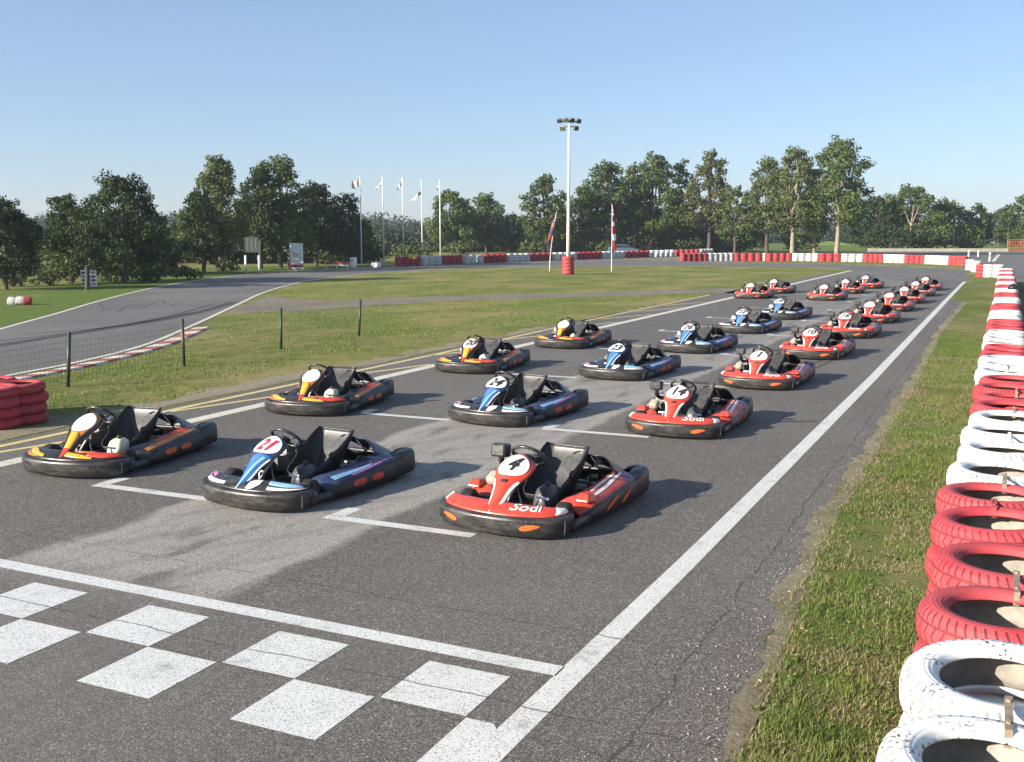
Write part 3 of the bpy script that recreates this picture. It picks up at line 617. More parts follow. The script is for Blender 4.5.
def make_kart(style):
    s = STY[style]; red = style == 'red'; blue = style == 'blue'
    root = empty('racing_kart', (0, 0, 0))
    # front bumper
    mb = MB()
    def pf(t, p_):
        e = .012*math.sin(t*math.pi)
        return [(-.045, .04), (-.022, .03), (-.010, .042), (.004, .10), (.012, .165), (.010, .186), (-.002, .197), (-.05, .203), (-.06, .18)]
    band(mb, FPATH, pf); fb = mb.build('front_bumper', M['bumper_plastic'], root, fix=True)
    def fpt(x, z, lift=0):            # point on the bumper's outer face
        i = min(range(60), key=lambda k: abs(FPATH[k][0]-x) + (10 if FPATH[k][1] > -.7 else 0)); i = max(1, min(58, i))
        a, b = FPATH[i-1], FPATH[i+1]; f_ = (x-a[0])/(b[0]-a[0]); p_ = a+(b-a)*f_; d = b-a; nn = V((d[1], -d[0]))/np.linalg.norm(d)
        prof = pf(.5, None); o_ = float(np.interp(z, [q[1] for q in prof[1:7]], [q[0] for q in prof[1:7]]))
        p_ = p_+nn*(o_+lift); return (p_[0], p_[1], z)
    if red:
        for sg in (-1, 1):
            q = MB(); N = 18; c0, zc = sg*.40, .125
            pts = []
            for k in range(N):
                a = 2*math.pi*k/N; dx = .085*math.cos(a); dz = .024*math.sin(a)*(1-.35*math.cos(a)*sg)+dx*sg*.18
                pts.append(fpt(c0+dx, zc+dz, .0045))
            ctr = fpt(c0, zc, .008); q.add(pts+[ctr], [(k, (k+1) % N, N) for k in range(N)])
            q.build('bumper_insert', M['orange_insert'], fb, fix=True)
    else:
        for cx_, wd in ((-.42, .14), (.02, .11), (.45, .16)):
            q = MB(); n_ = 8; top = [fpt(cx_-wd/2+wd*k/n_, .150+.012*math.sin(k/n_*math.pi), .003) for k in range(n_+1)]; bt = [fpt(cx_-wd/2+wd*k/n_, .128, .003) for k in range(n_+1)]
            q.add(top+bt, [(k, k+1, n_+2+k, n_+1+k) for k in range(n_)]); q.build('bumper_slot', M['number_black'], fb, fix=True)
    for sg in (-1, 1):
        q = MB(); i = 50 if sg > 0 else 9; a = FPATH[i]; d = FPATH[i+1]-FPATH[i-1]; nn = V((d[1], -d[0]))/np.linalg.norm(d)
        q.tube([(*(a+nn*o_), z) for o_, z in ((.002, .04), (.013, .07), (.016, .12), (.012, .17), (-.01, .20))], .0035, 5); q.build('bumper_seam', M['steel_grey'] if sg > 0 else M['bumper_plastic'], fb)
    # nose fairing
    mb = MB(); mb.grid(lambda a, b: fair(.035+.93*a, b), 70, 9, flip=False)
    mats = [M[s['top'] if red else 'cover_plastic'], M[s['tip']], M[s['stripe']], M['white_plastic'], M['yellow_fairing'], M['light_blue_fairing'], M['purple_fairing'], M['cover_plastic'], M['amber_fairing']]
    S = lambda t, sv, l=0: fair(sv, t, l)
    def nd(rows, m_, lift=.0025): decal(mb, S, rows, m_, lift)
    if red:
        nd([(.045, .05, .80), (.09, .05, .85), (.135, .05, .80), (.165, .05, .40), (.19, .04, .12)], 1); nd([(.955, .05, .80), (.91, .05, .85), (.865, .05, .80), (.835, .05, .40), (.81, .04, .12)], 1)
    elif blue:
        nd([(.04, .1, .5), (.10, .1, .55), (.16, .2, .5)], 1); nd([(.10, .6, .9), (.2, .5, .8), (.28, .4, .6)], 1, .002); nd([(.22, .15, .35), (.32, .1, .3), (.42, .15, .3)], 3); nd([(.55, .1, .5), (.58, .1, .8), (.61, .4, .85)], 3)
        nd([(.66, .45, .85), (.75, .3, .7), (.84, .2, .5), (.9, .15, .3)], 5); nd([(.66, .10, .3), (.8, .06, .16), (.92, .05, .10)], 3)
    else:
        nd([(.04, .1, .6), (.10, .08, .75), (.16, .15, .6)], 1); nd([(.17, .45, .8), (.25, .25, .7), (.33, .15, .4), (.40, .1, .25)], 4); nd([(.20, .1, .3), (.28, .06, .18), (.36, .05, .1)], 8)
        nd([(.52, .25, .6), (.60, .15, .45), (.68, .1, .2)], 4); nd([(.64, .35, .75), (.74, .15, .7), (.84, .10, .65), (.93, .1, .3)], 1); nd([(.55, .7, .9), (.62, .6, .85), (.70, .75, .85)], 8)
    nf = mb.build('nose_fairing', mats, root, solid=.006)
    if red:
        vs_, fs = text2d('Sodi', .15, .35, .002); q = MB()
        q.add([fair(.655+x*.62, .48+y*4.1*1.15, .0065) for x, y, _ in vs_], fs)
        q.build('lettering', M['white_plastic'], nf, fix=False)
    # steering fairing with number plate
    mb = MB(); mb.grid(lambda a, b: panel(-1+2*a, b), 17, 40)
    mats = [M[s['top'] if not red else 'red_fairing'], M[s['edge']], M['blue_fairing'], M['light_blue_fairing'], M['yellow_fairing'], M['white_plastic'], M['red_fairing'], M['amber_fairing'], M['number_black']]
    S = lambda u, v, l=0: panel(u, v, l)
    def pd(rows, m_, lift=.0025): decal(mb, S, rows, m_, lift)
    if red:
        for sg in (-1, 1):
            pd([(.01, sg*.62, sg*.98), (.15, sg*.66, sg*.98), (.35, sg*.70, sg*.98), (.5, sg*.76, sg*.98), (.57, sg*.84, sg*.97)], 1)
        pd([(.005, -.9, .9), (.03, -.9, .9), (.055, -.8, .8)], 1, .003); pd([(.50, -.22, .22), (.525, -.3, .3), (.55, -.22, .22)], 8, .004)
    elif blue:
        pd([(.01, -.9, .95), (.2, -.75, .95), (.4, -.6, .95), (.56, -.5, .95), (.63, -.1, .98)], 2, .0022)
        pd([(.01, -.2, .25), (.2, -.1, .25), (.4, .15, .45), (.6, .45, .7)], 3, .004); pd([(.01, .65, .9), (.2, .7, .9), (.4, .78, .93), (.6, .86, .95)], 5, .004)
        pd([(.005, -.9, .9), (.03, -.9, .9), (.06, -.8, .8)], 5, .005)
    else:
        for sg in (-1, 1): pd([(.01, sg*.55, sg*.98), (.2, sg*.58, sg*.98), (.4, sg*.62, sg*.98), (.6, sg*.7, sg*.98), (.8, sg*.8, sg*.98), (.92, sg*.8, sg*.97)], 8, .005)
        pd([(.03, -.85, .85), (.2, -.8, .8), (.33, -.75, .75)], 6, .0022); pd([(.27, -.75, .75), (.4, -.7, .7), (.5, -.6, .6), (.56, -.3, .3)], 4, .004)
    fp = mb.build('steering_fairing', mats, root, solid=.008)
    mb = MB(); N = 36; vc, hv, hu = (.765, .165, .80) if red else ((.79, .155, .84) if blue else (.76, .18, .72))
    ring = []
    for rr_ in (0, .35, .7, 1):
        for k in range(N):
            a = 2*math.pi*k/N; e = 1/(abs(math.cos(a))**2.6+abs(math.sin(a))**2.6)**(1/2.6)
            ring.append(panel(hu*rr_*e*math.cos(a)*(1-.08*math.sin(a)), vc+hv*rr_*e*math.sin(a), .0065))
    mb.add(ring, [(r_*N+k, r_*N+(k+1) % N, (r_+1)*N+(k+1) % N, (r_+1)*N+k) for r_ in range(3) for k in range(N)])
    npl = mb.build('number_plate', M['white_plastic'], fp)
    # steering wheel and column
    c = Vector((0, -.235, .575)); ax = Vector((0, -.72, -.69)).normalized(); e1 = Vector((1, 0, 0)); e2 = ax.cross(e1).normalized()
    mb = MB(); P = []
    for k in range(36):
        a = 2*math.pi*k/36; P.append(c+e1*.165*math.cos(a)+e2*(.145*math.sin(a)))
    mb.tube(P, .0155, 10, closed=True)
    for a in (.2, math.pi-.2, -math.pi/2): mb.tube([c+ax*.03, c+(e1*.14*math.cos(a)+e2*.12*math.sin(a))], .009, 6)
    mb.lathe([(0, .02), (.045, .02), (.05, .0), (.05, -.02), (0, -.02)], 16, Matrix.Translation(c+ax*.03)@ax.to_track_quat('Z', 'Y').to_matrix().to_4x4())
    mb.build('steering_wheel', M['cover_plastic'], root)
    mb = MB(); mb.tube([c+ax*.03, c+ax*.50], .013, 8); mb.tube([(-.12, -.52, .10), c+ax*.3, (.12, -.52, .10)], .009, 6); mb.build('steering_column', M['steel_grey'], root)
    # frame, floor, tie rods
    mb = MB()
    for sg in (-1, 1):
        mb.tube(cr([(sg*.22, -.78, .075), (sg*.24, -.55, .075), (sg*.33, -.30, .07), (sg*.34, .30, .07), (sg*.31, .80, .09)], 14), .016, 8)
        mb.tube([(sg*.33, -.22, .08), (sg*.60, -.2, .085), (sg*.60, .45, .085), (sg*.33, .47, .08)], .012, 6)
    for y in (-.62, -.30, .12, .52): mb.tube([(-.33, y, .072), (.33, y, .072)], .014, 8)
    mb.build('chassis_frame', M['frame_paint'], root)
    mb = MB(); mb.poly([(-.24, -.78), (.24, -.78), (.33, -.4), (.34, .02), (-.34, .02), (-.33, -.4)], .045, .006); mb.build('floor_tray', M['cover_plastic'], root)
    mb = MB(); mb.tube([(-.46, -.46, .13), (0, -.43, .15), (.46, -.46, .13)], .009, 6); mb.tube([(-.44, -.50, .125), (.44, -.50, .125)], .014, 8); mb.build('tie_rod', M['chrome'], root)
    for sg in (-1, 1):
        mb = MB(); mb.tube([(sg*.14, -.66, .07), (sg*.15, -.72, .16), (sg*.16, -.73, .235)], .008, 6); mb.tube([(sg*.12, -.735, .235), (sg*.22, -.735, .235)], .010, 6); mb.build('pedal', M['chrome'], root)
        mb = MB(); mb.tube([(sg*.17, -.38, .24), (sg*.29, -.38, .235)], .013, 8); mb.tube([(sg*.23, -.38, .235), (sg*.25, -.36, .08)], .009, 6); mb.build('support_bar', M['white_plastic'], root)
    # wheels
    for (x, y, r_, wd) in ((.50, -.46, .128, .12), (-.50, -.46, .128, .12), (.53, .62, .14, .18), (-.53, .62, .14, .18)):
        a, b = wheel_mesh(r_, wd); wl = a.build('wheel', M['dark_rubber'], root, loc=(x, y, r_)); b.build('rim', M['steel_grey'], wl)
    mb = MB(); mb.tube([(-.48, .62, .14), (.48, .62, .14)], .02, 10); mb.lathe([(.02, -.006), (.09, -.006), (.09, .006), (.02, .006)], 24, Matrix.Translation((.17, .62, .14))@Matrix.Rotation(R(90), 4, 'Y'))
    mb.build('rear_axle', M['steel_grey'], root)
    # seat shell: sections from front lip, under, up the back
    SC = lerp_table([(0, -.10, .17, .18, .10), (.15, -.04, .105, .20, .13), (.33, .10, .075, .225, .20), (.48, .24, .10, .235, .25), (.6, .32, .20, .24, .22), (.75, .385, .33, .25, .14), (.9, .45, .46, .25, .075), (1, .475, .53, .24, .03)])
    def seat(a, b):
        y, z, hw, side = SC(b); u = -1+2*a; y2, z2, _, _ = SC(min(1, b+.01)); y1, z1, _, _ = SC(max(0, b-.01))
        t = V((0, y2-y1, z2-z1)); t /= np.linalg.norm(t); n = V((0, -t[2], t[1]))
        e = abs(u)**3; xx_ = hw*(math.sin(u*math.pi/2)*.96+.04*u) if abs(u) < .8 else hw*math.copysign(math.sin(.8*math.pi/2)*.96+.04*.8+(abs(u)-.8)*.05, u)
        rise = side*max(0, (abs(u)-.45)/.55)**1.5
        return tuple(V((xx_, y, z))+n*rise*.95+V((0, 0, rise*.25)))
    mb = MB(); mb.grid(seat, 29, 28); st = mb.build('seat', M['seat_plastic'], root, solid=.007)
    mb = MB(); mb.tube([seat(i/28, 1.0) for i in range(29)], .008, 6); mb.tube([seat(0, j/20) for j in range(21)], .007, 6); mb.tube([seat(1, j/20) for j in range(21)], .007, 6); mb.build('seat_piping', M['cover_plastic'], st)
    for sg in (-1, 1): mb = MB(); mb.tube([(sg*.24, .47, .46), (sg*.32, .66, .16)], .009, 6); mb.build('seat_strut', M['chrome'], root)
    # engine (driver's right), exhaust
    mb = MB(); mb.smooth = False
    mb.box((-.44, .20, .20), (.20, .26, .20)); mb.box((-.44, .20, .34), (.15, .18, .10), taper=.8)
    for k in range(6): mb.box((-.44, .06-.012*k, .22), (.19-.012*k, .006, .16))
    en = mb.build('engine', M['engine_metal'], root, bevel=.006)
    mb = MB(); mb.tube(cr([(-.36, .22, .36), (-.40, .36, .40), (-.50, .46, .32), (-.50, .62, .34)], 12), [.02]*4+[.03, .04, .045, .045, .045, .04, .03, .02], 10); mb.build('exhaust', M['steel_grey'], en)
    if red:
        mb = MB(); mb.box((-.45, -.02, .54), (.16, .12, .13), Matrix.Rotation(R(-8), 3, 'X')); ab = mb.build('air_box', M['cover_plastic'], root, bevel=.02)
        mb = MB(); mb.tube(cr([(-.45, -.02, .48), (-.46, .02, .40), (-.44, .12, .34)], 8), .028, 10); mb.build('air_hose', M['dark_rubber'], ab)
        mb = MB(); mb.box((-.43, -.16, .30), (.12, .14, .09), Matrix.Rotation(R(25), 3, 'X')); mb.build('heat_shield', M['concrete_cream'], root, bevel=.03)
    # fuel tank
    mb = MB()
    secs = []
    for (z, a_, b_) in ((.06, .085, .08), (.075, .10, .095), (.20, .10, .095), (.26, .085, .085), (.29, .05, .05)):
        secs.append([(.135+.0+math.copysign(abs(math.cos(t))**.6, math.cos(t))*a_, -.19+math.copysign(abs(math.sin(t))**.6, math.sin(t))*b_+(z-.06)*.25, z) for t in [2*math.pi*k/20 for k in range(20)]])
    mb.loft(secs); tk = mb.build('fuel_tank', M[s['tank']], root)
    mb = MB(); mb.lathe([(0, .325), (.024, .325), (.026, .30), (.022, .285)], 14, Matrix.Translation((.135, -.135, 0))); mb.build('cap', M['cover_plastic'], tk)
    # engine / rear cover behind the seat
    mb = MB()
    def cov(a, b):
        x = .06+a*.46; y = .44+b*.42
        z = .485-.225*b**1.1-.17*max(0, (a-.62)/.38)**1.8-.02*max(0, (.15-a)/.15)**2+.015*math.sin(a*9)
        return (x, y, z)
    mb.grid(cov, 16, 12); mb.grid(lambda a, b: (-cov(a, b)[0]*.9, cov(a, b)[1], cov(a, b)[2]-.08), 16, 12, flip=True)
    mb.build('rear_cover', M[s['cover']], root, solid=.006)
    # side pods
    PS = lerp_table([(0, .30, .60, .13, .07), (.06, .33, .665, .185, .055), (.16, .40, .685, .210, .05), (.30, .41, .69, .222, .05), (.5, .41, .69, .24, .05), (.75, .41, .69, .265, .05), (.92, .42, .685, .27, .055), (1, .44, .66, .24, .07)])
    for sg in (-1, 1):
        mb = MB()
        def sec(t):
            xi, xo, zt, zb = PS(t); y = -.33+t*1.0; 
            return y, [(xi, zb), (xo-.02, zb), (xo, zb+.03), (xo+.004, zb+(zt-zb)*.45), (xo-.004, zt-.055), (xo-.025, zt-.02), (xo-.07, zt+.004), (xo-.14, zt+.030), (xi+.05, zt+.040), (xi+.01, zt+.01), (xi, zt-.05)]
        N = 26; secs = []
        for i in range(N):
            y, pr_ = sec(i/(N-1)); secs.append([(sg*x, y, z) for x, z in pr_])
        mb.loft(secs)
        L = 11
        for fi in range(len(mb.f)-2):
            k = fi % L
            mb.m[fi] = 1 if k in (5, 6, 7, 8) else 0
        def top(u, v, lift=0):        # u: inner(-1) -> outer(1), v along
            y, pr_ = sec(v); pts_ = pr_[5:9][::-1]; q = (u+1)/2*3; i = min(int(q), 2); f_ = q-i
            x = pts_[i][0]*(1-f_)+pts_[i+1][0]*f_; z = pts_[i][1]*(1-f_)+pts_[i+1][1]*f_; return (sg*x, y, z+lift)
        if red:
            decal(mb, top, [(.22, -.1, .12), (.4, -.2, .1), (.6, -.35, -.05), (.85, -.5, -.3)], 2, .004); decal(mb, top, [(.30, -.6, -.45), (.5, -.75, -.5), (.8, -.8, -.6)], 4, .004); decal(mb, top, [(.78, -.2, .95), (.85, -.4, .95), (.96, -.4, .95)], 3, .0035)
        elif blue:
            decal(mb, top, [(.10, -.3, .3), (.3, -.1, .4), (.5, .1, .4), (.62, .2, .3)], 2, .004); decal(mb, top, [(.3, .5, .8), (.6, .4, .8), (.9, .4, .6)], 5, .005)
        else:
            decal(mb, top, [(.08, -.1, .5), (.3, -.2, .5), (.6, -.2, .45), (.9, -.1, .4)], 2, .004); decal(mb, top, [(.3, -.8, -.3), (.6, -.8, -.2), (.9, -.8, -.3)], 3, .0045)
        pod = mb.build('side_pod', [M['pod_plastic'], M[s['podtop']], M[s['stripe']], M[s['rear']], M['white_plastic'], M['pink_print']], root, fix=True)
        for (y0, ln, slant) in ((.02, .19, .0), (.28, .17, .0)) if not red else ((.06, .22, .05), (.34, .18, .05)):
            q = MB(); N2 = 20; pts = []
            for k in range(N2):
                a = 2*math.pi*k/N2; e = 1/(abs(math.cos(a))**4+abs(math.sin(a))**4)**.25 if not red else 1
                yy_ = y0+ln/2*math.cos(a)*e; zz_ = .145+(.033 if not red else .022)*math.sin(a)*e+slant*(math.cos(a))*.9
                t = (yy_+.33)/1.0; xi, xo, zt, zb = PS(t); pts.append((sg*(xo+.0075), yy_, zz_))
            cc = V(pts).mean(0)+V((sg*.003, 0, 0)); q.add(pts+[tuple(cc)], [(k, (k+1) % N2, N2) for k in range(N2)]); q.build('pod_insert', M[s['insert']], pod, fix=True)
        if red:
            q = MB(); q.smooth = False; q.box((sg*.575, -.20, .245), (.15, .20, .075), Matrix.Rotation(R(-12), 3, 'X'), .62); q.build('pod_lobe', M['red_fairing'], pod, bevel=.018)
        # low rail joining bumper and pod past the front wheel
        mb = MB(); mb.loft([[(sg*x, y, z) for x, z in ((.625, .04), (.66, .045), (.668, .08), (.66, .125), (.63, .13))] for y in (-.60, -.5, -.4, -.28)]); mb.build('side_rail', M['pod_plastic'], root, fix=True)
    # rear bumper
    RB = [(0, .955), (.20, .955), (.42, .965), (.575, .955), (.655, .90), (.678, .78), (.682, .66), (.682, .56)]
    path = [q for q in sgn_path(RB, 60)][::-1]
    def rf(t, p_):
        ax_ = abs(p_[0]); hi = .225+.070*min(1, max(0, (ax_-.36)/.12))-.03*min(1.5, max(0, (.72-p_[1])/.1))
        return [(-.05, .07), (-.01, .06), (.004, .09), (.008, .16), (.0, hi-.03), (-.02, hi), (-.13 if ax_ > .4 else -.06, hi+.004), (-.14 if ax_ > .4 else -.07, hi-.025), (-.05, hi-.05)]
    mb = MB(); band(mb, path, rf); mb.build('rear_bumper', M['pod_plastic'], root, fix=True)
    for o_ in kids(root)+[g_ for c_ in kids(root) for g_ in kids(c_)]:      # final wheelbase
        if o_.name.startswith('wheel'): o_.location.y = -.45+(o_.location.y+.45)*1.13; continue
        if o_.name.startswith('rim'): continue
        for v_ in o_.data.vertices:
            if v_.co.y > -.45: v_.co.y = -.45+(v_.co.y+.45)*1.13
    _kc.clear()
    return root, fp
proto = {k: make_kart(k) for k in ('red', 'blue', 'orange')}
def park(style, x, y, rz, num, label, group, numcol=None):
    root, fp = proto[style]
    o = copy_tree(root)
    o.location = (x, y, .004); o.rotation_euler = (0, 0, rz); tag(o, label, 'kart', group); steer = R(rng.normal(0, 9))
    for c_ in kids(o):
        if c_.name.startswith('wheel') and c_.location.y < 0: c_.rotation_euler.z = steer
    if num:
        fpc = [c for c in kids(o) if c.name.startswith('steering_fairing')][0]
        vs_, fs = text2d(num, .20 if len(num) == 1 else .185, .3, .0075); q = MB(); q.smooth = False
        q.add([panel(px_/.186, .765+py_*1.45, .0095) for px_, py_, _ in vs_], fs)
        q.build('number', M[numcol or STY[style]['numcol']], fpc)
    return o
for k in proto: pass
KR = 'red karts in the right hand column of the grid'; KB = 'blue karts in the middle column'; KO = 'orange and black karts in the left column'; KF = 'red karts at the back of the grid'
specs = []
def kx(base, y): return base
right = [(8.80, 5, '4', 'red and white racing kart number 4, nearest kart of the right column'), (13.70, 3, '14', 'red and white racing kart number 14, second in the right column'),
 (18.40, 3, '1', 'red and white racing kart number 1, third in the right column'), (23.20, 4, '10', 'red and white racing kart number 10, fourth in the right column'), (28.20, 3, '16', 'red racing kart number 16, fifth in the right column'),
 (33.2, 3, '7', 'small looking red kart sixth in the right column'), (38.5, 3, '12', 'red kart seventh in the right column near the edge line'), (43.2, 2, '9', 'red kart eighth in the right column near the edge line'),
 (48.3, 3, '5', 'red kart ninth in the right column, one from the back'), (53.6, 2, '3', 'red kart at the very back of the right column')]
for i, (y, a, nmb, lab) in enumerate(right): specs.append(('red', -3.86+i*.045+(0, .03, .07, .09, .09, .09, .09, .09, .09, .09)[i], y, a, nmb if i < 5 else '', lab, KR))
mid = [(8.55, 6, '21', 'blue and black kart with red number 21, front kart of the middle column'), (13.45, 5, '24', 'blue and black kart number 24, second in the middle column'), (18.45, 6, '23', 'blue and black kart number 23, third in the middle column'),
 (23.2, 5, '26', 'blue and black kart number 26, fourth in the middle column'), (28.35, 5, '22', 'blue and black kart number 22, fifth in the middle column'), (33.45, 5, '29', 'blue kart number 29, last blue kart of the middle column')]
for i, (y, a, nmb, lab) in enumerate(mid): specs.append(('blue', -6.43+(.12 if i else 0), y, a, nmb, lab, KB))
left = [(8.75, -8, '', 'orange and black kart with cream tank at the front left, beside the red tyres'), (13.0, -9, '', 'orange and black kart second in the left column, right of the fence posts'), (18.1, -6, '20', 'orange and black kart number 20, third in the left column'),
 (22.9, -1, '', 'orange and black kart farthest back of the orange karts')]
for i, (y, a, nmb, lab) in enumerate(left): specs.append(('orange', -9.25, y, a, nmb, lab, KO))
for (x, y, lab) in ((-9.5, 43.7, 'red kart in the left column behind the gap, nearer of the two'), (-9.3, 47.9, 'red kart rearmost in the left column beside the cream line'), (-6.5, 43.7, 'red kart in the middle column, first behind the blue karts'),
                    (-6.42, 49.2, 'red kart in the middle column, second behind the blue karts'), (-6.15, 54.2, 'red kart at the very back of the middle column')):
    specs.append(('red', x, y, 3, '', lab, KF))
for (st_, x, y, a, nmb, lab, grp) in specs:
    park(st_, x+rng.normal(0, .02), y, R(-a+rng.normal(0, 1.2)), nmb, lab, grp, 'number_red' if nmb == '21' else None)

for r_, _ in proto.values():          # the pattern karts have done their work
    for a in kids(r_):
        for b in kids(a): bpy.data.objects.remove(b)
        bpy.data.objects.remove(a)
    bpy.data.objects.remove(r_)
# ------------------------------------------------------------------ tyre walls
def tyre_mesh(n, name):
    prof = [(.212, .035), (.235, .006), (.275, .0), (.315, .006), (.338, .028), (.349, .06), (.351, .10), (.349, .14), (.338, .172), (.315, .194), (.275, .20), (.235, .194), (.212, .165)]
    inn = [(.218, .155), (.25, .172), (.30, .172), (.326, .14), (.33, .10), (.326, .06), (.30, .028), (.25, .028), (.218, .045)]
    K = len(prof)+len(inn); mb = MB(); mb.lathe(prof+inn, n, closed=True)
    for i in range(len(mb.f)):
        if len(prof) <= i % K < K-1: mb.m[i] = 1
    return mb
tm = {}
for c_ in ('white', 'red'):
    for res, n_ in (('hi', 72), ('lo', 24)):
        o = tyre_mesh(n_, 'tyre').build('tyre', [M['tyre_'+c_], M['tyre_inside']]); tm[c_, res] = o.data; bpy.data.objects.remove(o)
def one_mesh_stack(c_, n):            # far stacks: the tyres of one stack joined
    src = tyre_mesh(20, 't'); mb = MB()
    for k in range(n):
        b = len(mb.v); jx, jy = rng.normal(0, .012, 2); mb.v.extend([(x+jx, y+jy, z+.2*k) for x, y, z in src.v]); mb.f.extend([tuple(i+b for i in f_) for f_ in src.f]); mb.m.extend(src.m); mb.sm.extend(src.sm)
    o = mb.build('tyre_stack', [M['tyre_'+c_], M['tyre_inside']]); me = o.data; bpy.data.objects.remove(o); return me
def stack(x, y, c_, n, label, group, res='hi', strap=True, scale=1.0, h=.2, z0=0.0):
    root = empty('tyre_stack', (x, y, z0), rng.random()*6); tag(root, label, 'tyre stack', group)
    for k in range(n):
        o = bpy.data.objects.new('tyre', tm[c_, res]); col.objects.link(o); o.parent = root
        o.location = (rng.normal(0, .010), rng.normal(0, .010), h*k); o.rotation_euler = (0, 0, rng.random()*6.28); q_ = scale*rng.uniform(.975, 1.025); o.scale = (q_, q_*rng.uniform(.985, 1.01), scale*(h/.2))
        if k == n-1: o.rotation_euler = (R(rng.normal(0, 1.3)), R(rng.normal(0, 1.3)), rng.random()*6.28)
    return root
strap_mats = {}
ORD = ['first', 'second', 'third', 'fourth', 'fifth', 'sixth', 'seventh', 'eighth', 'ninth', 'tenth', 'eleventh', 'twelfth', 'thirteenth', 'fourteenth', 'fifteenth', 'sixteenth', 'seventeenth', 'eighteenth', 'nineteenth', 'twentieth']
back = [3.02, 3.70, 4.42]; cols_ = ['w', 'w', 'w']
seqY = [5.17, 5.95, 6.75, 7.42, 8.20, 9.00, 9.83, 10.55, 11.25, 11.85, 12.55, 13.28]
seqC = ['r']*4+['w']*4+['r']*4
Ys = back+seqY; Cs = cols_+seqC
y = 14.05; blk = 'w'; cnt = 0
while y < 63.5:
    Ys.append(y); Cs.append(blk); cnt += 1; y += .735
    if cnt == 4: cnt = 0; blk = 'r' if blk == 'w' else 'w'
runs = []; 
for i, c_ in enumerate(Cs):
    if not runs or runs[-1][0] != c_: runs.append([c_, []])
    runs[-1][1].append(i)
wall_info = []
for ri, (c_, ids) in enumerate(runs):
    same = sum(1 for q in runs[:ri+1] if q[0] == c_)
    for j, i in enumerate(ids):
        yb = Ys[i]; cx_ = .085+rng.normal(0, .012)
        if yb < 5: cx_ = .065
        if 5 < yb < 8: cx_ += (-.01, .01, -.04, -.05)[j % 4]
        if 7.5 < yb < 9.0: cx_ += .0
        if 10.5 < yb < 14: cx_ += .05
        nm = 5 if yb < 16 else 4
        cname = 'white' if c_ == 'w' else 'red'
        far_w = ' at the near end' if yb < 8 else (' far along the grass verge' if yb > 40 else '')
        lab = f'{cname} painted tyre stack, {ORD[j]} of the {ORD[same-1]} {cname} block along the verge wall'
        if yb < 30: st_ = stack(cx_, yb-.35, cname, nm, lab, 'stacks of the long tyre wall', 'hi' if yb < 16 else 'lo')
        else:
            if (cname, nm) not in strap_mats: strap_mats[cname, nm] = one_mesh_stack(cname, nm)
            st_ = bpy.data.objects.new('tyre_stack', strap_mats[cname, nm]); col.objects.link(st_); st_.location = (cx_, yb-.35, 0); st_.rotation_euler = (0, 0, rng.random()*6); tag(st_, lab, 'tyre stack', 'stacks of the long tyre wall')
        wall_info.append((cx_, yb-.35, nm*.2, st_, cname))
# metal brackets bolting neighbouring stacks, fixed to the nearer stack of each pair
for (a, b) in [p_ for i_, p_ in enumerate(zip(wall_info[:16], wall_info[1:17])) if i_ in (1, 3, 5, 6, 8, 10, 12, 15)]:
    gap = b[1]-a[1]; ym = (a[1]+b[1])/2; xm = (a[0]+b[0])/2+rng.uniform(-.03, .05); z = a[2]
    mb = MB(); mb.smooth = False; zt = z+.006
    hl = gap-.44; mb.box((xm, ym, zt), (.026, hl, .005)); mb.box((xm, ym-hl/2, zt-.03), (.026, .005, .06)); mb.box((xm, ym+hl/2, zt-.03), (.026, .005, .06))
    mb.lathe([(0, .012), (.009, .012), (.009, .0)], 6, Matrix.Translation((xm, ym-gap*.5+.27, zt))); mb.lathe([(0, .012), (.009, .012), (.009, .0)], 6, Matrix.Translation((xm, ym+gap*.5-.27, zt)))
    o = mb.build('bracket', M['strap_metal'] if random.random() < .4 else M['tyre_'+a[4]])
    Mi = (Matrix.Translation(a[3].location)@Matrix.Rotation(a[3].rotation_euler.z, 4, 'Z')).inverted(); o.data.transform(Mi); o.parent = a[3]

far_mesh = {}
def far_row(P0, P1, runs_, n_t, group, where, both=1.0):
    P0 = V(P0); P1 = V(P1); Lt = np.linalg.norm(P1-P0); tot = sum(r_[1] for r_ in runs_); k = 0; cc = {'w': 0, 'r': 0}
    for c_, cnt_ in runs_:
        cc[c_] += 1
        for j in range(cnt_):
            p_ = P0+(P1-P0)*(k+.5)/tot; k += 1; cname = 'white' if c_ == 'w' else 'red'; sc = Lt/tot/.70
            key = (cname, n_t)
            if key not in far_mesh: far_mesh[key] = one_mesh_stack(cname, n_t)
            o = bpy.data.objects.new('tyre_stack', far_mesh[key]); col.objects.link(o); o.location = (p_[0]+rng.normal(0, .03), p_[1]+rng.normal(0, .03), 0); o.rotation_euler = (0, 0, rng.random()*6)
            o.scale = (min(1.05, sc), min(1.05, sc), 1)
            tag(o, f'{cname} tyre stack, {ORD[j]} in the {ORD[cc[c_]-1]} {cname} block {where}', 'tyre stack', group)
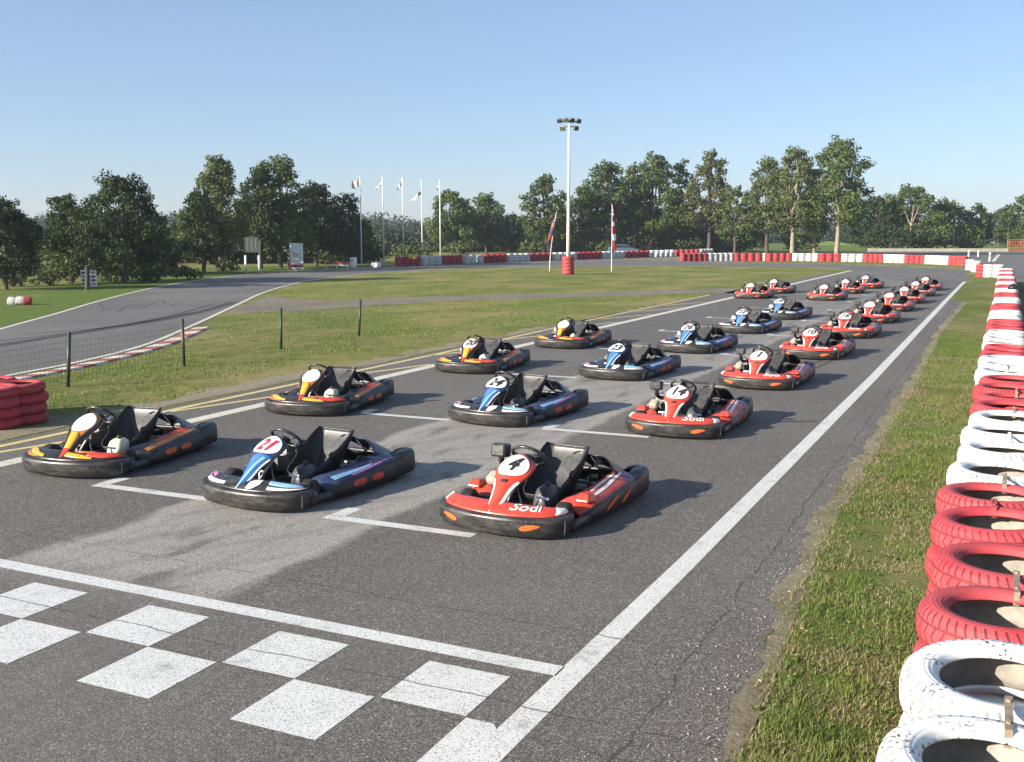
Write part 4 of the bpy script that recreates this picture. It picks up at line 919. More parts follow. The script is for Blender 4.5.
def row_px(pts, per, n_t, group, where):
    # pts: (u, v, colour of the run that starts here)
    cc = {'w': 0, 'r': 0}
    for (u0, v0, c_), (u1, v1, _) in zip(pts, pts[1:]):
        a = V(G(u0, v0)); b = V(G(u1, v1)); L = np.linalg.norm(b-a); cc[c_] += 1; sp_ = 1.0 if 'left' in group else .66; n_ = max(1, min(per, int(round(L/sp_)))); cname = 'white' if c_ == 'w' else 'red'; sc = min(1.12, L/n_/(.86 if 'left' in group else .71))
        for j in range(n_):
            p_ = a+(b-a)*(j+.5)/n_
            if (cname, n_t) not in far_mesh: far_mesh[cname, n_t] = one_mesh_stack(cname, n_t)
            o = bpy.data.objects.new('tyre_stack', far_mesh[cname, n_t]); col.objects.link(o); o.location = (*p_, 0); o.rotation_euler = (0, 0, rng.random()*6); o.scale = (sc, sc, 1)
            tag(o, f'{cname} tyre stack, {ORD[j]} in the {ORD[cc[c_]-1]} {cname} block {where}', 'tyre stack', group)
vv_ = lambda u: float(np.interp(u, [396, 440, 480, 540, 600, 650, 700, 715], [266.6, 264.6, 263.0, 260.8, 258.8, 257.2, 255.2, 254.6]))
row_px([(u, vv_(u), c_) for u, c_ in ((396, 'r'), (420, 'w'), (441, 'r'), (462, 'w'), (483, 'r'), (506, 'w'), (529, 'r'), (552, 'w'), (576, 'r'), (601, 'w'), (624, 'r'), (649, 'w'), (674, 'r'), (699, 'w'), (712, 'w'))], 5, 4, 'stacks of the rear left barrier', 'from left on rear left barrier')
vf = lambda u: float(np.interp(u, [680, 733, 800, 867, 925, 967], [261.5, 261, 261.2, 262.3, 264, 266]))
row_px([(u, vf(u), c_) for u, c_ in ((680, 'r'), (707, 'w'), (733, 'r'), (762, 'w'), (766, 'r'), (792, 'w'), (819, 'r'), (841, 'w'), (864, 'r'), (884, 'w'), (905, 'r'), (926, 'w'), (949.5, 'r'), (966, 'w'))], 5, 4, 'stacks of the rear right barrier', 'on right rear barrier, from left')
# end pieces
for i, (u, v_, c_, lab) in enumerate(((970, 270.5, 'white', 'white tyre stack at the open corner of the rear barrier'), (976, 272.5, 'white', 'white tyre stack beside the corner gap'), (981, 277.5, 'red', 'red tyre stack ending the cross wall at the back of the verge'),
                     (988, 277.7, 'white', 'white tyre stack next to the red end stack of the cross wall'), (998, 277.9, 'white', 'white tyre stack where the cross wall meets the verge wall'))):
    x_, y_ = G(u, v_); o = bpy.data.objects.new('tyre_stack', far_mesh[c_, 4]); col.objects.link(o); o.location = (x_, y_+.35, 0); tag(o, lab, 'tyre stack', 'end stacks at the back of the grid')
# red stacks at the left edge
for u, v_, n_, lab in ((-17, 432, 4, 'weathered red tyre stack at the left edge, nearest to the yellow line'), (9, 427, 4, 'weathered red tyre stack at the left edge, rightmost of the pile'), (-19, 421, 4, 'weathered red tyre stack behind the others at the left edge')):
    x_, y_ = G(u, v_); x_ -= .36*math.sin(R(YAW)); y_ += .36*math.cos(R(YAW)); stack(x_, y_, 'red', n_, lab, 'red tyre stacks on the left', 'hi', scale=1.0, h=.142)
# lamp foot tyres
lx, ly = G(568, 274.5)

# helmet on the verge wall
hx, hy = G(1009, 285.5, .8)
hr = empty('racing_helmet', (.27, 36.6, .80), R(200)); tag(hr, 'black and white crash helmet resting on the verge tyre wall', 'helmet')
mb = MB(); mb.lathe([(.105, .0), (.135, .04), (.145, .11), (.138, .18), (.11, .235), (.06, .268), (0, .278)], 24); mb.build('shell', M['cover_plastic'], hr)
mb = MB(); mb.lathe([(.107, .0), (.138, .03), (.148, .085), (.147, .095)], 24); mb.build('trim', M['white_plastic'], hr)
mb = MB(); mb.grid(lambda a, b: (.150*math.cos(-1.1+2.2*a), .150*math.sin(-1.1+2.2*a), .11+.075*b), 12, 4); mb.build('visor', M['glass_dark'], hr, solid=.003)

# ------------------------------------------------------------------ wire fence
fr = empty('wire_fence', (*G(68, 387), 0)); tag(fr, 'low dark green post and wire fence on the grass left of the grid', 'fence')
fpts = [G(-70, 415), G(68, 387), G(184, 366), G(281, 349), G(359, 336)]
o0 = V(fpts[1])
for i, p_ in enumerate(fpts):
    q = V(p_)-o0; mb = MB(); tl = rng.normal(0, .03, 2); mb.tube([(q[0], q[1], 0), (q[0]+tl[0], q[1]+tl[1], .93)], .032, 10); mb.lathe([(.034, .0), (.034, .015), (0, .022)], 10, Matrix.Translation((q[0]+tl[0], q[1]+tl[1], .93))); mb.build('post', M['post_green'], fr)
mb = MB()
for a, b in zip(fpts, fpts[1:]):
    a = V(a)-o0; b = V(b)-o0; L = np.linalg.norm(b-a)
    for z in np.arange(.08, .86, .1): mb.tube([(*a, z), (*((a+b)/2), z-.012), (*b, z)], .0024, 3)
    for k in range(int(L/.1)): q = a+(b-a)*k/(L/.1); mb.tube([(*q, .06), (*q, .84)], .0022, 3)
mb.build('wire_mesh', M['post_green'], fr)

# ------------------------------------------------------------------ lighting mast
D_ = math.hypot(lx, ly)*math.cos(math.atan2(-lx, ly)-R(YAW)); topz = ZT(127, D_)
mr = empty('floodlight_mast', (lx, ly, 0)); tag(mr, 'tall slim white floodlight mast standing in red tyres on the island', 'floodlight mast')
mb = MB(); mb.tube([(0, 0, 0), (0, 0, topz*.5), (0, 0, topz)], [.13, .10, .07], 14); mb.build('pole', M['pole_white'], mr)
ca = Vector((math.cos(R(YAW)), math.sin(R(YAW)), 0)); cb_ = Vector((-ca.y, ca.x, 0))
mb = MB(); mb.tube([-ca*.62+Vector((0, 0, topz-.25)), ca*.62+Vector((0, 0, topz-.25))], .04, 8); mb.tube([-ca*.55+Vector((0, 0, topz+.08)), ca*.55+Vector((0, 0, topz+.08))], .03, 8); mb.build('crossbar', M['floodlight_grey'], mr)
for i, (dx, dz, dep) in enumerate(((-.62, .12, -.1), (-.2, .16, -.1), (.2, .16, .1), (.62, .12, .1), (-.42, -.36, .1), (.45, -.36, -.1))):
    q = MB(); rm_ = Matrix.Rotation(R(YAW+(25 if dx > 0 else -25)), 3, 'Z')@Matrix.Rotation(R(28), 3, 'X')
    q.box(ca*dx+cb_*dep+Vector((0, 0, topz+dz)), (.36, .18, .28), rm_, .75); h_ = q.build('lamp_housing', M['floodlight_grey'], mr, bevel=.02)
    q = MB(); q.box(ca*dx+cb_*dep+Vector((0, 0, topz+dz))+rm_@Vector((0, -.085, 0)), (.30, .02, .22), rm_); q.build('lens', M['chrome'] if i in (1, 4) else M['glass_dark'], h_)
stack(lx, ly, 'red', 5, 'faded red tyre column round the foot of the floodlight mast', 'tyres at the mast foot', 'lo', scale=1.15, h=.235)

# ------------------------------------------------------------------ flags
def flagpole(u, vb, vt, fl, label, D=None):
    x_, y_ = G(u, vb); D_ = y_*math.cos(R(YAW))-x_*math.sin(R(YAW)); zt = ZT(vt, D_)
    r_ = empty('flagpole', (x_, y_, 0)); tag(r_, label, 'flagpole', 'row of five white flagpoles')
    mb = MB(); mb.tube([(0, 0, 0), (0, 0, zt)], [.06, .04], 10); mb.lathe([(0, .12), (.06, .08), (.07, .03), (.03, 0)], 10, Matrix.Translation((0, 0, zt))); mb.build('pole', M['pole_white'], r_)
    mats, dz0, ln, hh, droop = fl; mb = MB(); nu, nv = 14, 8
    def F(a, b):
        wv = .12*math.sin(a*9+b*2)*a; p_ = -ca*(a*ln)+cb_*wv; return (p_.x, p_.y, zt-dz0-b*hh-droop*a**1.3+.08*math.sin(a*7))
    mb.grid(F, nu, nv)
    for i in range(len(mb.f)):
        iu, iv = divmod(i, nv-1); mb.m[i] = (iu*3//nu) if len(mats) == 3 else ((iu//2+iv//2) % len(mats))
    mb.build('flag', [M[k] for k in mats], r_, solid=.01)
flagpole(361.8, 266.3, 179, (['strap_metal', 'banner_white', 'strap_metal'], .25, .7, .55, .1), 'white flagpole with brown and white flag in front of the oaks, leftmost of the five')
flagpole(384, 265.6, 180, (['banner_white', 'banner_white', 'banner_white'], .3, .6, .2, .5), 'white flagpole with thin drooping white flag, second from the left')
flagpole(403.6, 264.8, 180.5, (['strap_metal', 'banner_white', 'banner_white'], .3, .5, .4, .3), 'white flagpole with red and white flag above the yellow box')
flagpole(422.5, 263.8, 182, (['banner_navy', 'banner_white', 'banner_white'], 1.0, .9, .3, .7), 'white flagpole with low slung dark and white flag, fourth from the left')
flagpole(440.5, 262.8, 183, (['banner_white', 'banner_white', 'banner_white'], .2, .32, .45, .15), 'white flagpole partly hidden by tree leaves, rightmost of the five')
def feather(u, vb, vt, lean, label, cols3):
    x_, y_ = G(u, vb); D_ = y_*math.cos(R(YAW))-x_*math.sin(R(YAW)); zt = ZT(vt, D_); L = zt
    r_ = empty('feather_banner', (x_, y_, 0)); tag(r_, label, 'banner', 'feather banners on the island')
    P = [(0, 0, 0)]; path = [ca*(lean*(t**1.6))+Vector((0, 0, L*t)) for t in np.linspace(0, 1, 14)]
    mb = MB(); mb.tube(path, [.03]*4+[.02]*10, 8); mb.build('pole', M['pole_white'], r_)
    mb = MB()
    def F(a, b):
        t = .30+.69*b; p_ = ca*(lean*(t**1.6))+Vector((0, 0, L*t)); wd = .34*(1-b**3)*(.55+.45*(1-b)) * (min(1, b*8+.3))
        q = p_+ca*(wd*a*(1 if lean < .1 else -1))+cb_*(.06*math.sin(b*9+a*2)); return tuple(q)
    mb.grid(F, 5, 24)
    for i in range(len(mb.f)): iv = i % 23; mb.m[i] = 0 if iv < 4 or iv % 7 == 5 else (1 if (iv//3) % 2 == 0 else 2)
    mb.build('banner', [M[k] for k in cols3], r_, solid=.008)
feather(549.5, 271.8, 207, .55, 'slim dark red feather banner leaning left of the floodlight mast', ('banner_navy', 'banner_red', 'banner_navy'))
feather(611.5, 273.5, 205, -.02, 'red and white feather banner standing right of the floodlight mast', ('banner_red', 'banner_white', 'banner_red'))

# ------------------------------------------------------------------ signs and small things by the trees
def board(name, u0, u1, vb, vt, v0, mat, label, cat, posts=True, postm='pole_white'):
    uc = (u0+u1)/2; x_, y_ = G(uc, vb); D_ = y_*math.cos(R(YAW))-x_*math.sin(R(YAW)); wd = (u1-u0)/1040*D_; zt = ZT(vt, D_); zb = max(.02, ZT(v0, D_))
    r_ = empty(name, (x_, y_, 0), R(YAW)); tag(r_, label, cat)
    mb = MB(); mb.smooth = False; mb.box((0, 0, (zb+zt)/2), (wd, .06, zt-zb)); bd = mb.build('panel', M[mat], r_, bevel=.01)
    if posts:
        for sg in (-1, 1): q = MB(); q.tube([(sg*wd*.45, .05, 0), (sg*wd*.45, .05, zt*.98)], .05, 8); q.build('post', M[postm], r_)
    return r_, bd, wd, zb, zt
r_, bd, wd, zb, zt = board('advertising_board', 290.5, 303.5, 269.5, 243, 269, 'banner_white', 'tall white advertising board with red emblem and red foot by the oaks', 'sign', False)
q = MB(); q.smooth = False; y0 = -.034
for cx_, cz, w_, h_, a in ((-.1, .62, .5, .06, .5), (.08, .55, .42, .06, -.45), (-.05, .48, .45, .05, .35), (.15, .44, .3, .05, -.3), (-.12, .53, .2, .05, 1.1)): q.box((cx_*wd*1.6, y0, zb+(zt-zb)*cz), (w_*wd, .006, h_*(zt-zb)*.5), Matrix.Rotation(a, 3, 'Y'))
q.build('emblem', M['banner_red'], bd)
q = MB(); q.smooth = False; q.box((0, y0-.01, zb+(zt-zb)*.13), (wd*.98, .02, .22)); q.box((-wd*.62, 0, .35), (.10, .3, .7)); q.build('foot_panel', M['banner_red'], r_)
r2, bd2, wd2, zb2, zt2 = board('score_board', 246, 259.5, 273.5, 237, 252, 'sign_board_dark', 'dark score board on two white posts under the oaks', 'sign', False)
q = MB(); q.smooth = False
for k in range(3): q.box((-wd2*.3+k*wd2*.3, -.036, (zb2+zt2)/2), (.05, .008, (zt2-zb2)*.75))
q.build('frame_bars', M['steel_grey'], bd2)
for sg in (-1, 1): q = MB(); q.tube([(sg*wd2*.5, 0, 0), (sg*wd2*.5, 0, 1.22)], .075, 10); q.build('post', M['pole_white'], r2)
r3, bd3, wd3, zb3, zt3 = board('notice_board', 81.5, 97, 287, 269.5, 286.5, 'banner_white', 'small notice board with coloured pictures behind the thin tree', 'sign', False)
q = MB(); q.smooth = False
for i in range(3):
    for j in range(4):
        q.mi = (i+j) % 3; q.box((-wd3*.32+i*wd3*.32, -.035, zb3+(zt3-zb3)*(.16+.23*j)), (wd3*.24, .008, (zt3-zb3)*.13))
q.build('picture', [M['sign_board_dark'], M['purple_fairing'], M['strap_metal']], bd3)
# red bench, bin, tyres on the left bank
x_, y_ = G(337, 268.5); br_ = empty('low_barrier', (x_, y_, 0), R(YAW)); tag(br_, 'low red and white rail barrier beside the white bin', 'barrier')
q = MB(); q.smooth = False; q.box((0, 0, .42), (1.75, .05, .16)); q.build('rail', M['banner_red'], br_); q = MB(); q.smooth = False; q.box((0, 0.004, .25), (1.70, .04, .10)); q.build('rail', M['banner_white'], br_)
for sx in (-.85, 0, .85): q = MB(); q.box((sx, .04, .25), (.07, .07, .52)); q.build('post', M['pole_white'], br_)
x_, y_ = G(353.5, 267.5); bn = empty('litter_bin', (x_, y_, 0)); tag(bn, 'white litter bin between the low barrier and the first flagpole', 'bin')
q = MB(); q.lathe([(.24, 0), (.28, .05), (.29, .75), (.26, .80), (.0, .82)], 20); q.build('body', M['white_plastic'], bn)
q = MB(); q.box((.05, -.28, .58), (.16, .05, .12)); q.build('opening', M['number_black'], bn)
x_, y_ = G(409, 266.6); yb = MB(); yb.box((0, 0, 0), (.62, .4, .36), taper=.94); o = yb.build('storage_box', M['yellow_box_plastic'], bevel=.03); o.location = (x_, y_+.6, .80); tag(o, 'yellow orange storage box lying on the first red tyre stacks', 'box')
x_, y_ = G(16, 305)
def lying(name, x, y, n, c_, lab, rz, z=.34):
    r_ = empty(name, (x, y, 0), rz); tag(r_, lab, 'tyres', 'loose tyres on the left bank')
    for k in range(n):
        o = bpy.data.objects.new('tyre', tm[c_, 'lo']); col.objects.link(o); o.parent = r_; o.location = (k*.30-.2, 0, .165); o.rotation_euler = (0, R(90+rng.normal(0, 6)), 0); o.scale = (.46, .46, 1.45)
lying('tyre_roll', x_-.1, y_, 2, 'white', 'white tyres lying on the grass bank at the left', R(YAW+8)); lying('tyre_roll', x_+.42, y_+.25, 1, 'red', 'single red tyre lying on the grass bank beside white ones', R(YAW+20))
for i, (u, vb, s_) in enumerate(((374, 267.3, .26), (377.5, 267.5, .3))):
    x_, y_ = G(u, vb); q = MB(); q.lathe([(s_*.6, 0), (s_, .05), (s_, .35), (s_*.7, .42), (0, .44)], 12); o = q.build('bucket', M['white_plastic'], loc=(x_, y_, 0)); tag(o, ('small white tub on the grass between flagpoles, left one', 'small white tub on the grass between flagpoles, right one')[i], 'tub')

# far right: concrete wall, orange fence, white marker posts
A = V(G(868, 251.6)); B = V(G(1008, 251.6)); 
def wall_seg(name, A, B, h, th, mat, lab, cat):
    d = B-A; L = np.linalg.norm(d); r_ = MB(); r_.smooth = False; r_.box((0, 0, h/2), (L, th, h)); o = r_.build(name, M[mat], bevel=.02); o.location = (*((A+B)/2), 0); o.rotation_euler = (0, 0, math.atan2(d[1], d[0])); tag(o, lab, cat); return o
wall_seg('concrete_wall', A, B, .5, .25, 'concrete_cream', 'long low cream concrete wall behind the right rear barrier', 'wall')
A = V(G(1007, 251.0)); B = V(G(1090, 251.5)); d = B-A; L = np.linalg.norm(d)
nf_ = empty('safety_fence', (*A, 0), math.atan2(d[1], d[0])); tag(nf_, 'orange mesh safety fence at the far right edge', 'fence')
q = MB()
for z in np.arange(.05, 1.9, .26): q.tube([(0, 0, z), (L, 0, z)], .018, 4)
for k in range(int(L/.4)): q.tube([(k*.4, 0, .03), (k*.4, 0, 1.85)], .014, 4)
q.build('mesh_net', M['orange_mesh'], nf_)
for k in range(7): q = MB(); q.tube([(k*L/6, .03, 0), (k*L/6, .03, 1.95)], .04, 6); q.build('post', M['orange_mesh'], nf_)
for i, (u, vb, h) in enumerate(((968.5, 258, .9), (978, 258, .85), (989.5, 263, 1.0))):
    x_, y_ = G(u, vb); r_ = empty('marker_post', (x_, y_, 0)); tag(r_, ('white marker post left of three behind the barrier corner', 'white marker post, middle of three behind the barrier corner', 'white marker post with dark band beside the painted paddock line')[i], 'post', 'marker posts behind the barrier corner')
    q = MB(); q.tube([(0, 0, 0), (0, 0, h)], .09, 10); q.build('shaft', M['white_plastic'], r_); q = MB(); q.lathe([(.2, 0), (.2, .06), (.1, .1)], 12); q.build('foot', M['dark_rubber'], r_)
    q = MB(); q.lathe([(.093, h*.6), (.093, h*.75)], 10); q.build('reflector_band', M['banner_red'], r_)
def f(mb): quad_line(mb, G(993, 261.5), G(999, 254.5), .35, .0085)
mark('paddock_line_marking', f, 'white_road_paint', 'short white line painted in the paddock')
# sandy heaps in the far field
for i, (u, vb, w_, h_) in enumerate(((905, 244.0, 7, 1.1), (955, 243.6, 10, 1.3), (985, 243.6, 7, 1.0), (830, 245, 6, .8))):
    x_, y_ = G(u, vb); q = MB()
    def F(a, b):
        an = a*2*math.pi; rr_ = (1-b)*w_*(1+.18*math.sin(3*an+i)+.1*math.sin(7*an)); return (rr_*math.cos(an), rr_*math.sin(an)*.6, h_*(1-(1-b)**2)*(1+.2*math.sin(an*2+i)))
    q.grid(F, 32, 9, cu=True); o = q.build('sand_heap', M['sand_heap'] if i != 3 else M['grass_lush_ground'], fix=True); o.location = (x_, y_, 0); tag(o, ('sandy earth heap under the dead tree', 'wide sandy earth heap in the far field', 'sandy earth heap nearest the orange fence', 'low grassy mound behind the rear barrier')[i], 'heap', 'earth heaps in the far field')
# greener meadow strip behind the barriers and on the left bank
sheet('left_bank_grass', cout[:44]+[G(330, 265), G(200, 268), G(60, 284), G(-200, 310), G(-260, 330)], 'grass_lush_ground', .003, 'lush green bank left of the circuit', 'ground')
sheet('far_meadow', [G(690, 252), G(860, 251.5), G(1060, 249.5), G(1060, 239.5), G(690, 240)], 'grass_lush_ground', .003, 'green meadow behind the right rear barrier', 'ground')

# parked car seen between trees
x_, y_ = AT(622, 138); cr_ = empty('parked_car', (x_, y_, 0), R(YAW)); tag(cr_, 'small pale blue car parked behind the rear barrier among the trees', 'car')
q = MB(); q.loft([[(x, -.8, z) for x, z in ((-2, .3), (2, .3), (2.05, .75), (1.2, .9), (.6, 1.38), (-1.1, 1.42), (-1.9, .95))], [(x, .8, z) for x, z in ((-2, .3), (2, .3), (2.05, .75), (1.2, .9), (.6, 1.38), (-1.1, 1.42), (-1.9, .95))]]); q.sm = [False]*len(q.f); q.build('body', M['car_blue'], cr_, bevel=.06, fix=True)
q = MB(); q.smooth = False; q.add([(-1.5, -.815, .95), (1.05, -.815, .92), (.55, -.815, 1.32), (-1.05, -.815, 1.34)], [(0, 1, 2, 3)]); q.build('window', M['glass_dark'], cr_)
for sx in (-1.25, 1.3):
    for sy in (-.75, .75): a, b = wheel_mesh(.32, .2); wl = MB(); wl.v = [(y, x, z) for x, y, z in a.v]; wl.f = a.f; wl.m = a.m; wl.sm = a.sm; wl.build('wheel', M['dark_rubber'], cr_, loc=(sx, sy, .32))

# ------------------------------------------------------------------ trees
def leaf_arrays(blobs, leafsize, dens, seed):
    r2 = np.random.default_rng(seed); C = []; Nn = []; T = []
    for (cx, cy, cz, rx, ry, rz_) in blobs:
        area = 4*math.pi*((rx*ry+rx*rz_+ry*rz_)/3); n = max(6, int(area/leafsize**2*dens)); d = r2.normal(size=(n, 3)); d /= np.linalg.norm(d, axis=1)[:, None]
        lump = 1+.16*np.sin(d[:, 0]*5+cx*3)+.14*np.sin(d[:, 1]*6+cz*2)+.12*np.sin(d[:, 2]*7+cy*5)
        rad = (.55+.45*r2.random(n)**.5)*lump+np.abs(r2.normal(0, .08, n)); C.append(np.array([cx, cy, cz])+d*rad[:, None]*np.array([rx, ry, rz_])); Nn.append(d); T.append(np.clip(r2.normal(.38+.25*r2.random(), .25, n), 0, 1))
    C = np.concatenate(C); Nn = np.concatenate(Nn); T = np.concatenate(T); n = len(C)
    nn = Nn+r2.normal(0, .55, (n, 3)); nn /= np.linalg.norm(nn, axis=1)[:, None]; a = np.cross(nn, r2.normal(size=(n, 3))); a /= np.linalg.norm(a, axis=1)[:, None]; b = np.cross(nn, a)
    s = leafsize*(.45+.75*r2.random(n))[:, None]; e = (.5+.3*r2.random(n))[:, None]
    vv = np.stack([C-a*s*.6, C-b*s*e*.6+nn*s*.12, C+a*s*.6, C+b*s*e*.6+nn*s*.12], 1).reshape(-1, 3)
    return vv, T
def quad_mesh(name, vv, T, mat):
    n = len(vv)//4; me = bpy.data.meshes.new(name); me.vertices.add(n*4); me.vertices.foreach_set('co', vv.astype(np.float32).ravel()); me.loops.add(n*4); me.loops.foreach_set('vertex_index', np.arange(n*4, dtype=np.int32))
    me.polygons.add(n); me.polygons.foreach_set('loop_start', np.arange(0, n*4, 4, dtype=np.int32)); me.polygons.foreach_set('loop_total', np.full(n, 4, np.int32))
    at = me.attributes.new('tint', 'FLOAT', 'FACE'); at.data.foreach_set('value', T.astype(np.float32)); me.materials.append(M[mat]); me.update(calc_edges=True); return me
def crown_blobs(W, H, z0, shape, seed, nb):
    r2 = np.random.default_rng(seed); B = []
    for i in range(nb):               # limbs' worth of foliage, each broken into smaller clumps
        t = (i+r2.random())/nb; an = i*2.4+r2.random()*1.5
        if shape == 'cone': env = (1-t)**.5*.98+.08
        elif shape == 'tall': env = math.sin(math.pi*min(1, t*.84+.14))**.6*.92
        else: env = math.sin(math.pi*min(1, t*.74+.24))**.55
        s_ = W*r2.uniform(.12, .19)*(1-.35*t); rr_ = max(0, env*W/2-s_*.7)*(.25+.75*r2.random()**.5)
        c = V((rr_*math.cos(an), rr_*math.sin(an), z0+s_*.5+t*(H-z0-s_*1.5)))
        B.append((*c, s_*.75, s_*.75, s_*.62))
        for k in range(7):
            d = r2.normal(size=3); d[2] = abs(d[2])*.8-.15; d /= np.linalg.norm(d); q = c+d*s_*r2.uniform(.6, 1.0); r_ = s_*r2.uniform(.3, .5); B.append((*q, r_*1.1, r_*1.1, r_*.8))
    return B
def make_tree(u, D, vt, wpx, shape, mat, label, seed, trunk_px=None, z0f=.22, bk='bark_dark', group=None, dens=.75, nb=34, leafpx=3.0, name='oak_tree', toff=0):
    x_, y_ = AT(u, D); H = ZT(vt, D); W = wpx/1040*D; r2 = random.Random(seed); z0 = H*z0f
    root = empty(name, (x_, y_, 0)); tag(root, label, 'tree', group)
    B = crown_blobs(W, H, z0*.7, shape, seed, nb); vv, T = leaf_arrays(B, leafpx/1040*D, dens, seed)
    o = bpy.data.objects.new('crown', quad_mesh('crown', vv, T, mat)); col.objects.link(o); o.parent = root
    mb = MB(); tr = H*.017+.04; P = [(0, 0, -.1), (r2.uniform(-.1, .1), 0, z0*.6), (r2.uniform(-.3, .3), r2.uniform(-.2, .2), z0+.15*(H-z0)), (r2.uniform(-.4, .4), 0, z0+.6*(H-z0)), (0, 0, H*.93)]
    mb.tube(cr(P, 12), list(np.linspace(tr*1.15, tr*.2, 12)), 9)
    for b in B[::16]:
        s0 = z0*.75+r2.random()*(b[2]-z0*.75)*.55; mb.tube(cr([(0, 0, s0), (b[0]*.45, b[1]*.45, s0+(b[2]-s0)*.35), (b[0]*.9, b[1]*.9, b[2])], 6), list(np.linspace(tr*.42, tr*.1, 6)), 6)
    mb.build('trunk', M[bk], root)
    return root
TR = [ # u, D, vtop, width px, shape, mat, label
 (8, 50, 193, 78, 'round', 'dark_oak_leaves', 'dark oak at the left edge of the row', .12),
 (74, 58, 193, 70, 'round', 'dark_oak_leaves', 'dark oak with thin trunk right of the leftmost oak', .25),
 (126, 56, 170, 92, 'round', 'dark_oak_leaves', 'broad dark oak behind the thin trunk by the notice board', .2),
 (88, 50, 214, 34, 'round', 'dark_oak_leaves', 'slim dark young oak in front of the notice board', .4),
 (205, 72, 188, 54, 'round', 'dark_oak_leaves', 'low dark oak left of the pointed tree', .2),
 (222, 76, 155, 76, 'cone', 'olive_leaves', 'pointed olive brown tree rising above the dark oaks', .25),
 (262, 82, 168, 52, 'round', 'dark_oak_leaves', 'dark oak between the pointed tree and the tall oak', .2),
 (282, 84, 156, 78, 'round', 'oak_leaves', 'tall rounded oak behind the white advertising board', .2),
 (318, 88, 180, 60, 'round', 'dark_oak_leaves', 'dark oak right of the advertising board', .18),
 (346, 90, 191, 52, 'round', 'dark_oak_leaves', 'dark drooping oak beside the first flagpole', .18),
 (452, 118, 189, 46, 'round', 'oak_leaves', 'round oak behind the rightmost flagpole', .2),
 (486, 125, 193, 48, 'round', 'oak_leaves', 'bushy oak right of the flagpoles', .12),
 (512, 130, 213, 32, 'round', 'oak_leaves', 'low leafy tree left of the tall tree group', .08),
 (545, 118, 175, 46, 'tall', 'oak_leaves', 'tall narrow tree left of the floodlight mast', .15),
 (580, 124, 186, 42, 'round', 'oak_leaves', 'leafy tree just behind the floodlight mast', .15),
 (606, 126, 160, 56, 'round', 'oak_leaves', 'tall pale trunked tree behind the red feather banner', .25),
 (636, 130, 164, 44, 'round', 'olive_leaves', 'tree right of the red feather banner with golden lower leaves', .2),
 (652, 126, 154, 50, 'tall', 'oak_leaves', 'tallest tree of the middle group', .2),
 (677, 128, 160, 40, 'tall', 'oak_leaves', 'tall tree left of the yellowish tree', .2),
 (707, 122, 151, 46, 'cone', 'golden_leaves', 'yellowish green tree with dark trunk standing alone', .3),
 (733, 140, 186, 32, 'round', 'oak_leaves', 'lower dark tree right of the yellowish tree', .25),
 (765, 138, 158, 52, 'round', 'olive_leaves', 'olive tree at the left of the right hand group', .28),
 (790, 134, 147, 50, 'tall', 'olive_leaves', 'tall pale trunked tree in the right hand group', .3),
 (812, 140, 168, 34, 'round', 'oak_leaves', 'thin dark tree between the two tallest right hand trees', .3),
 (834, 132, 139, 62, 'round', 'oak_leaves', 'tallest broad oak of the right hand group', .32),
 (872, 175, 196, 46, 'round', 'dark_oak_leaves', 'dark round tree right of the tallest oak', .05),
 (905, 178, 185, 60, 'round', 'oak_leaves', 'broad tree behind the bare pale dead tree', .08),
 (942, 182, 199, 52, 'round', 'oak_leaves', 'round tree right of the dead tree', .04),
 (972, 185, 203, 34, 'tall', 'dark_oak_leaves', 'narrow dark tree in the far right row', .05),
 (995, 215, 208, 36, 'round', 'far_leaves', 'hazy grey green tree in the far right row', .05),
 (1016, 175, 194, 40, 'round', 'oak_leaves', 'tree at the right edge above the orange fence', .05),
 (1050, 180, 196, 46, 'round', 'oak_leaves', 'tree beyond the right edge above the orange fence', .05)]
for i, (u, D, vt, wp, sh, mt, lab, z0) in enumerate(TR):
    if 10 <= i <= 19: D += 24
    make_tree(u, D, vt, wp*(1.12 if i < 10 else 1.28), sh, mt, lab, 100+i, z0f=z0, bk='bark_pale' if i in (15, 22, 23, 24) else 'bark_dark', group='trees round the circuit', nb=36 if wp > 43 else 27, dens=1.05, leafpx=2.5)
# dead pale tree
x_, y_ = AT(906, 169); dt = empty('dead_tree', (x_, y_, 0)); tag(dt, 'bare pale dead tree with forked branches in the far right row', 'tree')
q = MB(); H = ZT(203, 169); q.tube([(0, 0, 0), (.2, 0, H*.4), (.1, 0, H*.6)], [.25, .2, .16], 8)
for a, l, s_ in ((-.6, .5, .5), (.5, .55, .55), (.1, .42, .6), (-1.1, .3, .4), (1.2, .35, .35)):
    b0 = (.15, 0, H*s_); q.tube(cr([b0, (b0[0]+math.sin(a)*l*H*.25, .2, b0[2]+math.cos(a)*l*H*.35), (b0[0]+math.sin(a)*l*H*.5, 0, b0[2]+math.cos(a)*l*H*.8)], 6), list(np.linspace(.13, .03, 6)), 6)
q.build('trunk', M['bark_pale'], dt)
